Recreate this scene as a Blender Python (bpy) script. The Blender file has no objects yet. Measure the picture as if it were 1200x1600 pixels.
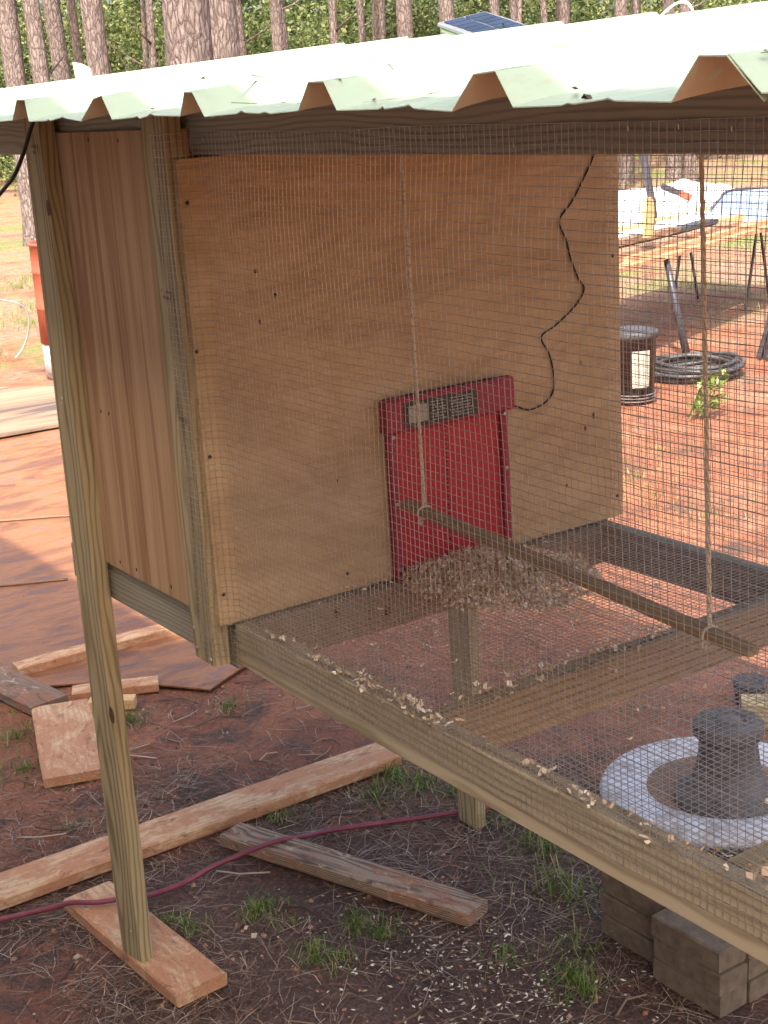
import bpy, bmesh, math, random
from mathutils import Vector, Matrix, noise
random.seed(7)
R = math.radians
scn = bpy.context.scene
col = scn.collection

# ------------------------------------------------------------------ camera
CAM = Vector((2.3817, -1.1829, 2.0305)); YAW, PITCH, ROLL, FPX = -0.9798, 0.2789, -0.0612, 2278.7
fw = Vector((math.sin(YAW) * math.cos(PITCH), math.cos(YAW) * math.cos(PITCH), -math.sin(PITCH)))
rt = Vector((math.cos(YAW), -math.sin(YAW), 0)); up = rt.cross(fw)
r2 = rt * math.cos(ROLL) + up * math.sin(ROLL); u2 = up * math.cos(ROLL) - rt * math.sin(ROLL)
cd = bpy.data.cameras.new('camera'); cam = bpy.data.objects.new('camera', cd); col.objects.link(cam)
m = Matrix((r2, u2, -fw)).transposed().to_4x4(); m.translation = CAM; cam.matrix_world = m
cd.sensor_fit = 'HORIZONTAL'; cd.sensor_width = 36; cd.lens = 36 * FPX / 1200; cd.clip_end = 1500; cd.clip_start = .02
scn.camera = cam

# ------------------------------------------------------------------ sky, sun, exposure
SUN = Vector((.62, -.651, 1)).normalized()
world = bpy.data.worlds.new('World'); scn.world = world; world.use_nodes = True
wn = world.node_tree; bg = wn.nodes['Background']
sky = wn.nodes.new('ShaderNodeTexSky'); sky.sky_type = 'NISHITA'; sky.sun_disc = False
sky.sun_elevation = math.asin(SUN.z); sky.sun_rotation = math.atan2(SUN.x, SUN.y)
sky.dust_density = 6.0; sky.air_density = 1.0; sky.ozone_density = .4
wn.links.new(sky.outputs[0], bg.inputs[0]); bg.inputs[1].default_value = .15
sd = bpy.data.lights.new('sun', 'SUN'); sd.energy = 2.9; sd.angle = R(.55); sd.color = (1, .95, .87)
so = bpy.data.objects.new('sun', sd); col.objects.link(so); so.location = (6, -6, 12)
so.rotation_euler = (-SUN).to_track_quat('-Z', 'Y').to_euler()
vs = scn.view_settings; vs.view_transform = 'Standard'; vs.look = 'None'; vs.exposure = 1.62; vs.gamma = 1
cy = scn.cycles; cy.max_bounces = 5; cy.diffuse_bounces = 3; cy.glossy_bounces = 2; cy.transmission_bounces = 3; cy.transparent_max_bounces = 4; cy.caustics_reflective = False; cy.caustics_refractive = False

# ------------------------------------------------------------------ node helpers
class N:
    def __init__(s, name):
        s.m = bpy.data.materials.new(name); s.m.use_nodes = True; s.t = s.m.node_tree
        s.b = s.t.nodes['Principled BSDF']
    def n(s, typ, **kw):
        x = s.t.nodes.new(typ)
        for k, v in kw.items():
            if k[0] == '_': x.inputs[int(k[1:])].default_value = v
            else: setattr(x, k, v)
        return x
    def l(s, a, b):
        if isinstance(b, tuple): s.t.links.new(a, b[0].inputs[b[1]])
        else: s.t.links.new(a, b)
    def math(s, op, a, b=None, clamp=False):
        x = s.n('ShaderNodeMath', operation=op, use_clamp=clamp)
        for i, v in enumerate((a, b)):
            if v is None: continue
            if isinstance(v, (int, float)): x.inputs[i].default_value = v
            else: s.l(v, x.inputs[i])
        return x.outputs[0]
    def coord(s, kind='Object', scale=(1, 1, 1), rand=True):
        tc = s.n('ShaderNodeTexCoord'); mp = s.n('ShaderNodeMapping'); mp.inputs['Scale'].default_value = scale
        if kind == 'Position':
            g = s.n('ShaderNodeNewGeometry'); s.l(g.outputs['Position'], mp.inputs[0])
        else: s.l(tc.outputs[kind], mp.inputs[0])
        if rand:
            oi = s.n('ShaderNodeObjectInfo'); cx = s.n('ShaderNodeCombineXYZ')
            s.l(s.math('MULTIPLY', oi.outputs['Random'], 37.0), cx.inputs[0]); s.l(s.math('MULTIPLY', oi.outputs['Random'], 11.0), cx.inputs[1])
            s.l(cx.outputs[0], mp.inputs['Location'])
        return mp.outputs[0]
    def noise(s, vec, scale=5, detail=4, rough=.55, dist=0):
        x = s.n('ShaderNodeTexNoise'); s.l(vec, x.inputs['Vector']); x.inputs['Scale'].default_value = scale
        x.inputs['Detail'].default_value = detail; x.inputs['Roughness'].default_value = rough; x.inputs['Distortion'].default_value = dist
        return x.outputs['Fac']
    def ramp(s, fac, *st):
        x = s.n('ShaderNodeValToRGB'); e = x.color_ramp.elements
        while len(e) < len(st): e.new(.5)
        for k, (p, c) in zip(e, st):
            k.position = p; k.color = (*c, 1) if isinstance(c, tuple) else (c, c, c, 1)
        s.l(fac, x.inputs[0]); return x.outputs[0]
    def mix(s, fac, a, b, mode='MIX'):
        x = s.n('ShaderNodeMix', data_type='RGBA', blend_type=mode)
        for i, v in ((0, fac), (6, a), (7, b)):
            if isinstance(v, (int, float)): x.inputs[i].default_value = v
            elif isinstance(v, tuple): x.inputs[i].default_value = (*v, 1)
            else: s.l(v, x.inputs[i])
        return x.outputs[2]
    def bump(s, h, strength=.3, dist=.002):
        x = s.n('ShaderNodeBump'); x.inputs['Strength'].default_value = strength; x.inputs['Distance'].default_value = dist
        s.l(h, x.inputs['Height']); s.l(x.outputs[0], s.b.inputs['Normal'])
    def out(s, color=None, rough=.7, metal=0, spec=.4):
        if color is not None:
            if isinstance(color, tuple): s.b.inputs['Base Color'].default_value = (*color, 1)
            else: s.l(color, s.b.inputs['Base Color'])
        if isinstance(rough, (int, float)): s.b.inputs['Roughness'].default_value = rough
        else: s.l(rough, s.b.inputs['Roughness'])
        s.b.inputs['Metallic'].default_value = metal; s.b.inputs['Specular IOR Level'].default_value = spec
        return s.m

def wood(name, light, dark, ring=.0075, dirt=None, dirt_amt=.5, contrast=1., rough=.78, knots=True):
    """sawn timber: growth rings cut along local X, fine fibres, optional caked-on dirt"""
    s = N(name); v = s.coord(rand=False)
    oi = s.n('ShaderNodeObjectInfo'); rnd = oi.outputs['Random']
    sp = s.n('ShaderNodeSeparateXYZ'); s.l(v, sp.inputs[0])
    lo = s.n('ShaderNodeMapping'); lo.inputs['Scale'].default_value = (1.6, 9, 9); s.l(v, lo.inputs[0])
    cx = s.n('ShaderNodeCombineXYZ'); s.l(s.math('MULTIPLY', rnd, 50.), cx.inputs[0]); s.l(cx.outputs[0], lo.inputs['Location'])
    wob = s.noise(lo.outputs[0], 1, 3, .5)
    y = s.math('ADD', sp.outputs[1], s.math('MULTIPLY', s.math('SUBTRACT', rnd, .5), .09))
    z = s.math('ADD', sp.outputs[2], s.math('ADD', s.math('MULTIPLY', rnd, .07), .02))
    d = s.math('SQRT', s.math('ADD', s.math('MULTIPLY', y, y), s.math('MULTIPLY', z, z)))
    d = s.math('ADD', d, s.math('MULTIPLY', wob, .055))
    rings = s.math('SINE', s.math('MULTIPLY', d, 6.283 / ring))
    rings = s.math('POWER', s.math('ADD', s.math('MULTIPLY', rings, .5), .5), 2.2)
    fi = s.n('ShaderNodeMapping'); fi.inputs['Scale'].default_value = (5, 260, 260); s.l(v, fi.inputs[0]); s.l(cx.outputs[0], fi.inputs['Location'])
    fib = s.noise(fi.outputs[0], 1, 3, .6)
    bl = s.noise(lo.outputs[0], .9, 4, .6)
    f = s.math('ADD', s.math('MULTIPLY', rings, .62 * contrast), s.math('MULTIPLY', s.math('SUBTRACT', fib, .5), .8))
    f = s.math('ADD', f, s.math('MULTIPLY', s.math('SUBTRACT', bl, .5), .9), True)
    c = s.mix(f, light, dark)
    c = s.mix(s.math('MULTIPLY', s.math('SUBTRACT', rnd, .5), .5, True), c, (dark[0] * .8, dark[1] * .8, dark[2] * .8))
    if dirt:
        dv = s.coord('Object', (3.2, 7, 7)); n1 = s.noise(dv, 1.5, 5, .68, .8); n2 = s.noise(dv, 11, 4, .7, .5)
        m1 = s.math('ADD', s.math('MULTIPLY', n1, .72), s.math('MULTIPLY', n2, .28))
        dm = s.ramp(m1, (.50 - dirt_amt * .14, 0.), (.58 - dirt_amt * .10, .9))
        g = s.n('ShaderNodeNewGeometry'); sz = s.n('ShaderNodeSeparateXYZ'); s.l(g.outputs['Normal'], sz.inputs[0])
        c = s.mix(dm, c, dirt)
        sm = s.ramp(s.noise(dv, 2.8, 5, .72, 1.2), (.57, 0.), (.66, .7)); c = s.mix(sm, c, (dirt[0] * .38, dirt[1] * .38, dirt[2] * .45))
        lt = s.ramp(s.noise(dv, 4, 5, .75, 1.4), (.57, 0.), (.67, .6)); c = s.mix(lt, c, (.70, .50, .32))
        sp2 = s.ramp(s.noise(dv, 26, 3, .7), (.62, 0.), (.70, .7)); c = s.mix(sp2, c, (.09, .05, .04))
    s.bump(s.math('ADD', s.math('MULTIPLY', fib, .6), s.math('MULTIPLY', rings, .5)), .35, .0015)
    return s.out(c, rough, 0, .25)

def plain(name, c, rough=.6, metal=0, var=.12, sc=18, spec=.4, bump=.1):
    s = N(name); n = s.noise(s.coord(), sc, 4, .6)
    a = tuple(max(0, x * (1 - var)) for x in c); b = tuple(min(1, x * (1 + var)) for x in c)
    if bump: s.bump(n, bump, .002)
    return s.out(s.ramp(n, (.3, a), (.7, b)), rough, metal, spec)

M = {}
M['treated'] = wood('treated_pine', (.42, .335, .185), (.185, .13, .06), .0095, None, .5, 1.2)
M['treated_grey'] = wood('treated_pine_grey', (.38, .335, .245), (.19, .16, .105), .0095)
M['rail'] = wood('rail_pine', (.45, .375, .245), (.23, .175, .105), .012, None, .5, 1.15)
M['clay_pine'] = wood('clay_stained_pine', (.66, .44, .26), (.44, .255, .13), .010, (.47, .215, .11), .55)
M['clay_pine_dark'] = wood('weathered_dark_pine', (.24, .165, .115), (.12, .078, .055), .008, (.28, .13, .075), .25)
M['weathered'] = wood('weathered_grey_pine', (.40, .29, .20), (.12, .075, .05), .0062, (.33, .15, .085), .12, 1.5)
M['new_pine'] = wood('fresh_pine', (.66, .43, .20), (.52, .31, .13), .012)
M['perch'] = wood('perch_pine', (.38, .275, .16), (.20, .13, .07), .006)

def panel_mat():
    s = N('fir_plywood_side'); v = s.coord('Object', (38, 38, 1.1), False)
    a = s.noise(v, 1, 4, .55, .6); v2 = s.coord('Object', (9, 9, .5), False); b = s.noise(v2, 1, 3, .5, 1.2)
    v3 = s.coord('Object', (160, 160, 5), False); c3 = s.noise(v3, 1, 2, .5)
    f = s.math('ADD', s.math('MULTIPLY', a, .55), s.math('ADD', s.math('MULTIPLY', b, .55), s.math('MULTIPLY', c3, .12)))
    c = s.ramp(f, (.40, (.17, .085, .038)), (.54, (.40, .235, .115)), (.70, (.50, .325, .18)))
    st = s.ramp(s.noise(v, .55, 2, .4, 1.5), (.60, 0.), (.66, 1.)); c = s.mix(s.math('MULTIPLY', st, .5), c, (.24, .105, .045))
    s.bump(f, .2, .002); return s.out(c, .75, 0, .25)
M['panel'] = panel_mat()
def ply_mat():
    s = N('sheathing_plywood'); v = s.coord('Object', (1, .9, 2.6), False)
    w = s.noise(v, 1.1, 4, .55, 1.5); bands = s.math('SINE', s.math('MULTIPLY', w, 70.)); bands = s.math('ADD', s.math('MULTIPLY', bands, .5), .5)
    v2 = s.coord('Object', (60, 9, 220), False); fib = s.noise(v2, 1, 3, .6)
    bl = s.noise(v, 2.4, 5, .65, .3)
    f = s.math('ADD', s.math('MULTIPLY', bands, .07), s.math('ADD', s.math('MULTIPLY', fib, .32), s.math('MULTIPLY', bl, .62)))
    c = s.ramp(f, (.34, (.37, .235, .12)), (.56, (.51, .35, .19)), (.8, (.61, .455, .285)))
    st = s.ramp(s.noise(v, 9, 3, .6, .3), (.66, 0.), (.78, 1.)); c = s.mix(s.math('MULTIPLY', st, .25), c, (.60, .47, .34))
    sm = s.ramp(s.noise(v, 3.2, 4, .7, .8), (.62, 0.), (.75, 1.)); c = s.mix(s.math('MULTIPLY', sm, .35), c, (.22, .115, .06))
    s.bump(s.math('ADD', fib, bands), .12, .001); return s.out(c, .72, 0, .25)
M['ply'] = ply_mat()
def metal_sheet(name, c1, c2):
    s = N(name); v = s.coord('Position', (1, 1, 1), False)
    n = s.noise(v, 3, 5, .65); d = s.ramp(s.noise(s.coord('Position', (1.6, .5, 1), False), 16, 5, .7, .5), (.52, 0.), (.72, 1.))
    c = s.mix(n, c1, c2); c = s.mix(s.math('MULTIPLY', d, .34), c, (.34, .30, .19))
    s.bump(s.noise(v, 5, 2), .15, .01); return s.out(c, .38, 0, .45)
M['roof'] = metal_sheet('painted_steel_roof', (.385, .475, .335), (.43, .51, .375))
M['roof_under'] = metal_sheet('roof_underside', (.42, .38, .25), (.48, .43, .30))
def zinc():
    s = N('galvanised_wire'); n = s.noise(s.coord('Position', (1, 1, 1), False), 30, 2); s.out(s.ramp(n, (.3, (.34, .31, .27)), (.7, (.50, .46, .42))), .40, .5, .5); return s.m
M['wire'] = zinc()
M['red'] = plain('red_plastic', (.45, .028, .042), .42, 0, .06, 40)
M['red_dark'] = plain('dark_red_plastic', (.31, .03, .055), .5, 0, .08, 40)
M['plate'] = plain('dark_label_plate', (.035, .042, .04), .35, 0, .3, 60)
M['print'] = plain('label_print', (.40, .42, .40), .6, 0, .1)
M['beige'] = plain('label_picture', (.36, .33, .27), .6, 0, .3, 160)
M['black'] = plain('black_rubber', (.012, .012, .013), .5, 0, .2)
M['ink'] = plain('ink_stamp', (.035, .03, .028), .8, 0, .4, 200)
M['knot'] = plain('pine_knot', (.10, .045, .022), .7, 0, .5, 150)
M['steel'] = plain('screw_steel', (.45, .43, .40), .35, .9, .2)
M['dark_steel'] = plain('dark_screw', (.04, .035, .03), .5, .6, .2)
M['rope'] = plain('jute_rope', (.60, .50, .36), .9, 0, .35, 300, .2, .6)
M['white'] = plain('white_plastic', (.78, .80, .84), .4, 0, .05, 10)
def dirty_white():
    s = N('stained_white_plastic'); v = s.coord('Position', (1, 1, 1), False)
    d = s.ramp(s.noise(v, 7, 6, .72, .6), (.47, 0.), (.66, .85)); c = s.mix(d, (.60, .61, .64), (.26, .19, .14))
    s.bump(s.noise(v, 40, 4), .2, .003); return s.out(c, .55, 0, .35)
M['dirty_white'] = dirty_white()
M['grey'] = plain('dark_grey_plastic', (.055, .055, .062), .55, 0, .25)
M['dusty_grey'] = plain('dusty_grey_plastic', (.10, .092, .088), .75, 0, .5, 14)
M['brick'] = plain('tan_concrete_brick', (.175, .13, .09), .9, 0, .25, 35, .2, .7)
M['hose'] = plain('pink_red_hose', (.21, .045, .065), .45, 0, .3, 12)
M['drum'] = plain('orange_red_drum', (.36, .085, .045), .6, 0, .2, 8)
M['tarp'] = plain('white_sheeting', (.80, .80, .83), .5, 0, .06, 3)
M['pipe'] = plain('dark_pipe', (.06, .06, .075), .4, .3, .2)
M['blue'] = plain('blue_grey_plastic', (.17, .25, .42), .35, 0, .15)
M['yellow'] = plain('yellow_paint', (.75, .42, .04), .5, 0, .1)
M['alu'] = plain('aluminium', (.6, .6, .62), .35, .9, .1)
M['paper'] = plain('white_paper', (.85, .87, .9), .8, 0, .03)
M['blueprint'] = plain('blue_stripe', (.35, .5, .75), .8, 0, .05)
M['cell'] = plain('solar_cell', (.022, .03, .055), .16, 0, .3, 8, .6, 0)
M['frame_grey'] = plain('solar_frame', (.16, .17, .19), .4, 0, .1)
M['siding'] = plain('pale_siding', (.62, .60, .55), .7, 0, .06, 6)
M['shingle'] = plain('grey_shingle', (.16, .15, .14), .9, 0, .2, 14)
M['coil'] = plain('weathered_black_hose', (.06, .06, .062), .45, 0, .5, 9)

def island(name, stops, rough=.7, trans=0, spec=.3):
    s = N(name); g = s.n('ShaderNodeNewGeometry'); c = s.ramp(g.outputs['Random Per Island'], *stops)
    m_ = s.out(c, rough, 0, spec)
    if trans:
        tr = s.n('ShaderNodeBsdfTranslucent'); s.l(s.mix(.5, c, (1., .95, .25), 'MULTIPLY'), tr.inputs[0]); mx = s.n('ShaderNodeMixShader'); mx.inputs[0].default_value = trans
        o = s.t.nodes['Material Output']; s.l(s.b.outputs[0], mx.inputs[1]); s.l(tr.outputs[0], mx.inputs[2]); s.l(mx.outputs[0], o.inputs[0])
    return m_
M['leaf'] = island('shrub_leaf', [(0, (.03, .05, .018)), (.35, (.09, .125, .04)), (.75, (.19, .22, .075)), (1, (.38, .40, .18))], .5, .4)
M['leaf_far'] = island('far_leaf', [(0, (.03, .05, .02)), (.4, (.08, .115, .04)), (.8, (.16, .19, .075)), (1, (.32, .34, .16))], .6, .3)
M['needle_leaf'] = island('pine_needles', [(0, (.025, .05, .015)), (1, (.07, .11, .03))], .5, .2)
M['grass'] = island('grass_blade', [(0, (.07, .12, .02)), (.5, (.15, .235, .04)), (.75, (.24, .27, .08)), (1, (.46, .38, .22))], .6, .25)
M['straw'] = island('pine_straw', [(0, (.05, .032, .024)), (.4, (.15, .09, .06)), (.75, (.30, .19, .125)), (1, (.52, .41, .31))], .8)
M['crumb'] = island('soil_crumb', [(0, (.06, .04, .034)), (.35, (.16, .075, .05)), (.7, (.33, .145, .085)), (.9, (.42, .22, .14)), (1, (.42, .34, .27))], .9)
M['seed'] = island('pale_grain', [(0, (.22, .15, .09)), (.3, (.45, .36, .23)), (.65, (.66, .58, .44)), (1, (.80, .75, .64))], .7)
M['shaving'] = island('wood_shaving', [(0, (.34, .19, .10)), (.12, (.60, .42, .26)), (.55, (.78, .62, .45)), (1, (.90, .80, .66))], .75, .12)

def bark():
    s = N('pine_bark'); v = s.coord('Object', (1, 1, .30), True)
    ds = s.n('ShaderNodeTexNoise'); s.l(v, ds.inputs['Vector']); ds.inputs['Scale'].default_value = 14; ds.inputs['Detail'].default_value = 4
    mv = s.n('ShaderNodeVectorMath', operation='MULTIPLY_ADD'); s.l(ds.outputs['Color'], mv.inputs[0]); mv.inputs[1].default_value = (.09, .09, .05); s.l(v, mv.inputs[2])
    x = s.n('ShaderNodeTexVoronoi', feature='DISTANCE_TO_EDGE'); s.l(mv.outputs[0], x.inputs['Vector']); x.inputs['Scale'].default_value = 21
    cr = s.ramp(x.outputs['Distance'], (.0, .25), (.05, .55), (.22, 1.)); n = s.noise(v, 38, 6, .75); n2 = s.noise(v, 6, 3, .6)
    c = s.ramp(n, (.3, (.10, .075, .066)), (.5, (.22, .18, .165)), (.68, (.38, .33, .31)), (.8, (.52, .475, .455)))
    c = s.mix(s.math('MULTIPLY', n2, .5), c, (.20, .125, .105)); c = s.mix(cr, (.07, .052, .047), c)
    s.bump(s.math('ADD', s.math('MULTIPLY', cr, .7), s.math('MULTIPLY', n, .9)), .9, .03); return s.out(c, .9, 0, .15)
M['bark'] = bark()

def ground_mat():
    s = N('red_clay_ground'); v = s.coord('Position', (1, 1, 1), False)
    a = s.noise(v, 2.6, 5, .68, .4); clay = s.ramp(a, (.32, (.22, .078, .042)), (.48, (.37, .13, .062)), (.62, (.48, .19, .095)), (.75, (.40, .18, .115)))
    f = s.noise(v, 55, 6, .75); clay = s.mix(s.ramp(f, (.42, 0.), (.68, .75)), clay, (.17, .075, .05))
    fl = s.ramp(s.noise(v, 130, 3, .7), (.60, 0.), (.70, .6)); clay = s.mix(fl, clay, (.50, .33, .23))
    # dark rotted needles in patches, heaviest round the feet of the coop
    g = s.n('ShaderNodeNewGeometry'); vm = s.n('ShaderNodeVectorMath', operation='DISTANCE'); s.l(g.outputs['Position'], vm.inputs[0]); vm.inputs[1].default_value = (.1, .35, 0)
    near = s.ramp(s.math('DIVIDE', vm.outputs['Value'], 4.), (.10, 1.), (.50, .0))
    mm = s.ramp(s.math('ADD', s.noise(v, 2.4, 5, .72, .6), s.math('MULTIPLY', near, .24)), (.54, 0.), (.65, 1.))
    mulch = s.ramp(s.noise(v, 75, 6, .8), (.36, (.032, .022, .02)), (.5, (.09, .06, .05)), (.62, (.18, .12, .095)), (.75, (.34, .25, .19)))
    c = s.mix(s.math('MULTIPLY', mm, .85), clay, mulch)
    # straw and green growth further off
    far = s.ramp(s.math('DIVIDE', vm.outputs['Value'], 30.), (.13, 0.), (.42, 1.))
    st = s.ramp(s.math('ADD', s.noise(v, .8, 5, .74), s.math('MULTIPLY', far, .18)), (.55, 0.), (.68, .8))
    st = s.math('MULTIPLY', st, s.ramp(s.math('DIVIDE', vm.outputs['Value'], 10.), (.2, 0.), (.4, 1.)))
    c = s.mix(st, c, s.ramp(s.noise(v, 14, 6, .8), (.35, (.17, .10, .065)), (.5, (.34, .22, .14)), (.68, (.52, .38, .27))))
    gr = s.ramp(s.math('ADD', s.noise(v, .5, 6, .74, .4), s.math('MULTIPLY', far, .15)), (.64, 0.), (.74, .8))
    gr = s.math('MULTIPLY', gr, s.ramp(s.math('DIVIDE', vm.outputs['Value'], 10.), (.25, 0.), (.5, 1.)))
    c = s.mix(gr, c, s.ramp(s.noise(v, 16, 5, .8), (.35, (.08, .12, .025)), (.55, (.20, .25, .06)), (.75, (.40, .34, .17))))
    h = s.math('ADD', s.math('MULTIPLY', f, .8), s.noise(v, 140, 4, .75)); s.bump(s.math('ADD', h, s.math('MULTIPLY', s.noise(v, 11, 5, .65), 1.6)), .85, .014)
    return s.out(c, s.ramp(a, (.3, .6), (.7, .9)), 0, .3)
M['ground'] = ground_mat()
def mud_sheet():
    s = N('mud_stained_sheet'); v = s.coord('Position', (1, 1, 1), False)
    v2 = s.coord('Position', (2.4, .8, 1), False)
    a = s.noise(v2, 1.9, 5, .68, 1.6); c = s.ramp(a, (.32, (.12, .065, .052)), (.43, (.21, .085, .04)), (.54, (.33, .14, .055)), (.64, (.24, .13, .095)), (.76, (.15, .105, .10)))
    d = s.ramp(s.noise(v, 34, 6, .75), (.48, 0.), (.72, .65)); c = s.mix(d, c, (.20, .085, .05))
    e = s.ramp(s.noise(v2, 12, 5, .7, 1.2), (.58, 0.), (.70, .5)); c = s.mix(e, c, (.42, .23, .12))
    s.bump(s.math('ADD', s.noise(v2, 7, 5, .6, 1.), s.math('MULTIPLY', s.noise(v, 40, 4), .4)), .5, .008); return s.out(c, s.ramp(a, (.35, .3), (.65, .62)), 0, .45)
M['mud'] = mud_sheet()
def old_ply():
    s = N('weathered_ply_shadow_stripes'); v = s.coord('Position', (1, 1, 1), False)
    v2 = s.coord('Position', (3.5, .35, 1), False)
    a = s.noise(v2, 1.5, 5, .6, .6); c = s.ramp(a, (.38, (.11, .08, .075)), (.46, (.24, .165, .11)), (.64, (.33, .235, .16)))  # long dark streaks paint shadow stripes into the weathered wood tone
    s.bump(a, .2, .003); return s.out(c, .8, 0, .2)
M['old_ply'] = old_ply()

# ------------------------------------------------------------------ mesh helpers
WM = {}
def W(o): return WM.get(o.name, Matrix.Identity(4))
def link(name, me, mat=None, parent=None, world=None):
    o = bpy.data.objects.new(name, me); col.objects.link(o)
    if mat is not None:
        for x in (mat if isinstance(mat, (list, tuple)) else [mat]): me.materials.append(M[x])
    world = world or Matrix.Identity(4); WM[o.name] = world
    if parent: o.parent = parent; o.matrix_local = W(parent).inverted() @ world
    else: o.matrix_world = world
    return o
def mesh(name, v, f, mat=None, parent=None, world=None, smooth=False, mi=None):
    me = bpy.data.meshes.new(name); me.from_pydata([tuple(x) for x in v], [], f); me.update()
    if smooth: me.polygons.foreach_set('use_smooth', [True] * len(me.polygons))
    if mi: me.polygons.foreach_set('material_index', mi)
    return link(name, me, mat, parent, world)
def tag(o, label=None, cat=None, group=None, kind=None):
    if label: o['label'] = label
    if cat: o['category'] = cat
    if group: o['group'] = group
    if kind: o['kind'] = kind
    return o
def thing(name, loc, label, cat, group=None):
    o = bpy.data.objects.new(name, None); col.objects.link(o); o.location = loc; o.empty_display_size = .1
    WM[o.name] = Matrix.Translation(loc); return tag(o, label, cat, group)

def box_data(L, w, h, ch=.003, seg=8, jit=.0006, warp=0., twist=0., seed=0):
    """timber with eased corners: local X = length, Y = width, Z = height, centred"""
    rnd = random.Random(seed); a, b = w / 2, h / 2
    prof = [(-a + ch, -b), (a - ch, -b), (a, -b + ch), (a, b - ch), (a - ch, b), (-a + ch, b), (-a, b - ch), (-a, -b + ch)]
    v, f = [], []
    for i in range(seg + 1):
        t = i / seg; x = -L / 2 + L * t; c_ = .0015 if i in (0, seg) else 0; bow = warp * (4 * t * (1 - t)); ang = twist * (1 - t)
        ca, sa = math.cos(ang), math.sin(ang)
        for (y, z) in prof:
            y2 = y * (1 - c_ / a) + rnd.uniform(-jit, jit); z2 = z * (1 - c_ / b) + rnd.uniform(-jit, jit)
            v.append((x, y2 * ca - z2 * sa, y2 * sa + z2 * ca + bow))
    for i in range(seg):
        for k in range(8):
            f.append((i * 8 + k, (i + 1) * 8 + k, (i + 1) * 8 + (k + 1) % 8, i * 8 + (k + 1) % 8))
    f.append(tuple(range(8))); f.append(tuple(seg * 8 + k for k in reversed(range(8))))
    f = [tuple(reversed(q)) for q in f]
    return v, f
_bs = [0]
def beam(name, p0, p1, w, h, mat, parent=None, upv=(0, 0, 1), warp=0, twist=0, jit=.0006, ch=.003, label=None):
    """w is measured across, h along upv"""
    p0, p1 = Vector(p0), Vector(p1); x = (p1 - p0); L = x.length; x.normalize(); z = Vector(upv); z = (z - x * z.dot(x)).normalized(); y = z.cross(x)
    mt = Matrix((x, y, z)).transposed().to_4x4(); mt.translation = (p0 + p1) / 2; _bs[0] += 1
    v, f = box_data(L, w, h, min(ch, w / 5, h / 5), max(2, min(14, int(L / .09))), jit, warp, twist, _bs[0])
    o = mesh(name, v, f, mat, parent, mt)
    if label: o['label'] = label
    return o
def tube_data(pts, r, n=8, close=False):
    pts = [Vector(p) for p in pts]; v, f = [], []; N_ = len(pts); prev = None
    for i, p in enumerate(pts):
        if close: t = pts[(i + 1) % N_] - pts[i - 1]
        else: t = pts[min(i + 1, N_ - 1)] - pts[max(i - 1, 0)]
        t.normalize()
        a = (prev - t * prev.dot(t)) if prev is not None else (Vector((0, 0, 1)) if abs(t.z) < .9 else Vector((1, 0, 0))).cross(t)
        a.normalize(); prev = a; b = t.cross(a); rr = r[i] if isinstance(r, (list, tuple)) else r
        for k in range(n):
            q = 2 * math.pi * k / n; v.append(p + (a * math.cos(q) + b * math.sin(q)) * rr)
    for i in range(N_ if close else N_ - 1):
        j = (i + 1) % N_
        for k in range(n): f.append((i * n + k, i * n + (k + 1) % n, j * n + (k + 1) % n, j * n + k))
    if not close: f.append(tuple(reversed(range(n)))); f.append(tuple((N_ - 1) * n + k for k in range(n)))
    return v, f
def smooth_pts(P, k=6):
    P = [Vector(p) for p in P]; out = []
    for i in range(len(P) - 1):
        a, b, c, d = P[max(i - 1, 0)], P[i], P[i + 1], P[min(i + 2, len(P) - 1)]
        for j in range(k):
            t = j / k; out.append(.5 * ((2 * b) + (c - a) * t + (2 * a - 5 * b + 4 * c - d) * t * t + (3 * b - a - 3 * c + d) * t ** 3))
    return out + [P[-1]]
def tube(name, pts, r, mat, parent=None, n=8, k=6, close=False):
    p = smooth_pts(pts, k) if k else pts
    v, f = tube_data(p, r, n, close); return mesh(name, v, f, mat, parent, None, True)
def lathe_data(prof, n=32, c=(0, 0, 0)):
    v, f = [], []
    for (r, z) in prof:
        for k in range(n): q = 2 * math.pi * k / n; v.append((c[0] + r * math.cos(q), c[1] + r * math.sin(q), c[2] + z))
    for i in range(len(prof) - 1):
        for k in range(n): f.append((i * n + k, i * n + (k + 1) % n, (i + 1) * n + (k + 1) % n, (i + 1) * n + k))
    return v, f
def lathe(name, prof, mat, parent=None, n=32, c=(0, 0, 0)):
    v, f = lathe_data(prof, n, c); o = mesh(name, v, f, mat, parent, None, True)
    return o
def disc(name, p, nrm, r, mat, parent, depth=.002, n=10, squash=1., upv=(0, 0, 1)):
    """small domed stud, knot or screw head on a surface"""
    z = Vector(nrm).normalized(); x = Vector(upv).cross(z); x = x.normalized() if x.length > .01 else Vector((1, 0, 0)); y = z.cross(x); p = Vector(p); v, f = [], []
    for rr, d in ((1, 0), (.85, .8), (.4, 1)):
        for k in range(n): q = 2 * math.pi * k / n; v.append(p + (x * math.cos(q) * squash + y * math.sin(q)) * r * rr + z * depth * d)
    for i in range(2):
        for k in range(n): f.append((i * n + k, i * n + (k + 1) % n, (i + 1) * n + (k + 1) % n, (i + 1) * n + k))
    f.append(tuple(2 * n + k for k in range(n))); return mesh(name, v, f, mat, parent)
def slab(name, c, size, mat, parent=None, rz=0, ch=.002):
    mt = Matrix.Translation(c) @ Matrix.Rotation(rz, 4, 'Z'); v, f = box_data(size[0], size[1], size[2], min(ch, min(size) / 5), 2, 0)
    return mesh(name, v, f, mat, parent, mt)
def join(parts):
    V, F = [], []
    for v, f in parts:
        o = len(V); V += [tuple(x) for x in v]; F += [tuple(i + o for i in q) for q in f]
    return V, F
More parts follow.
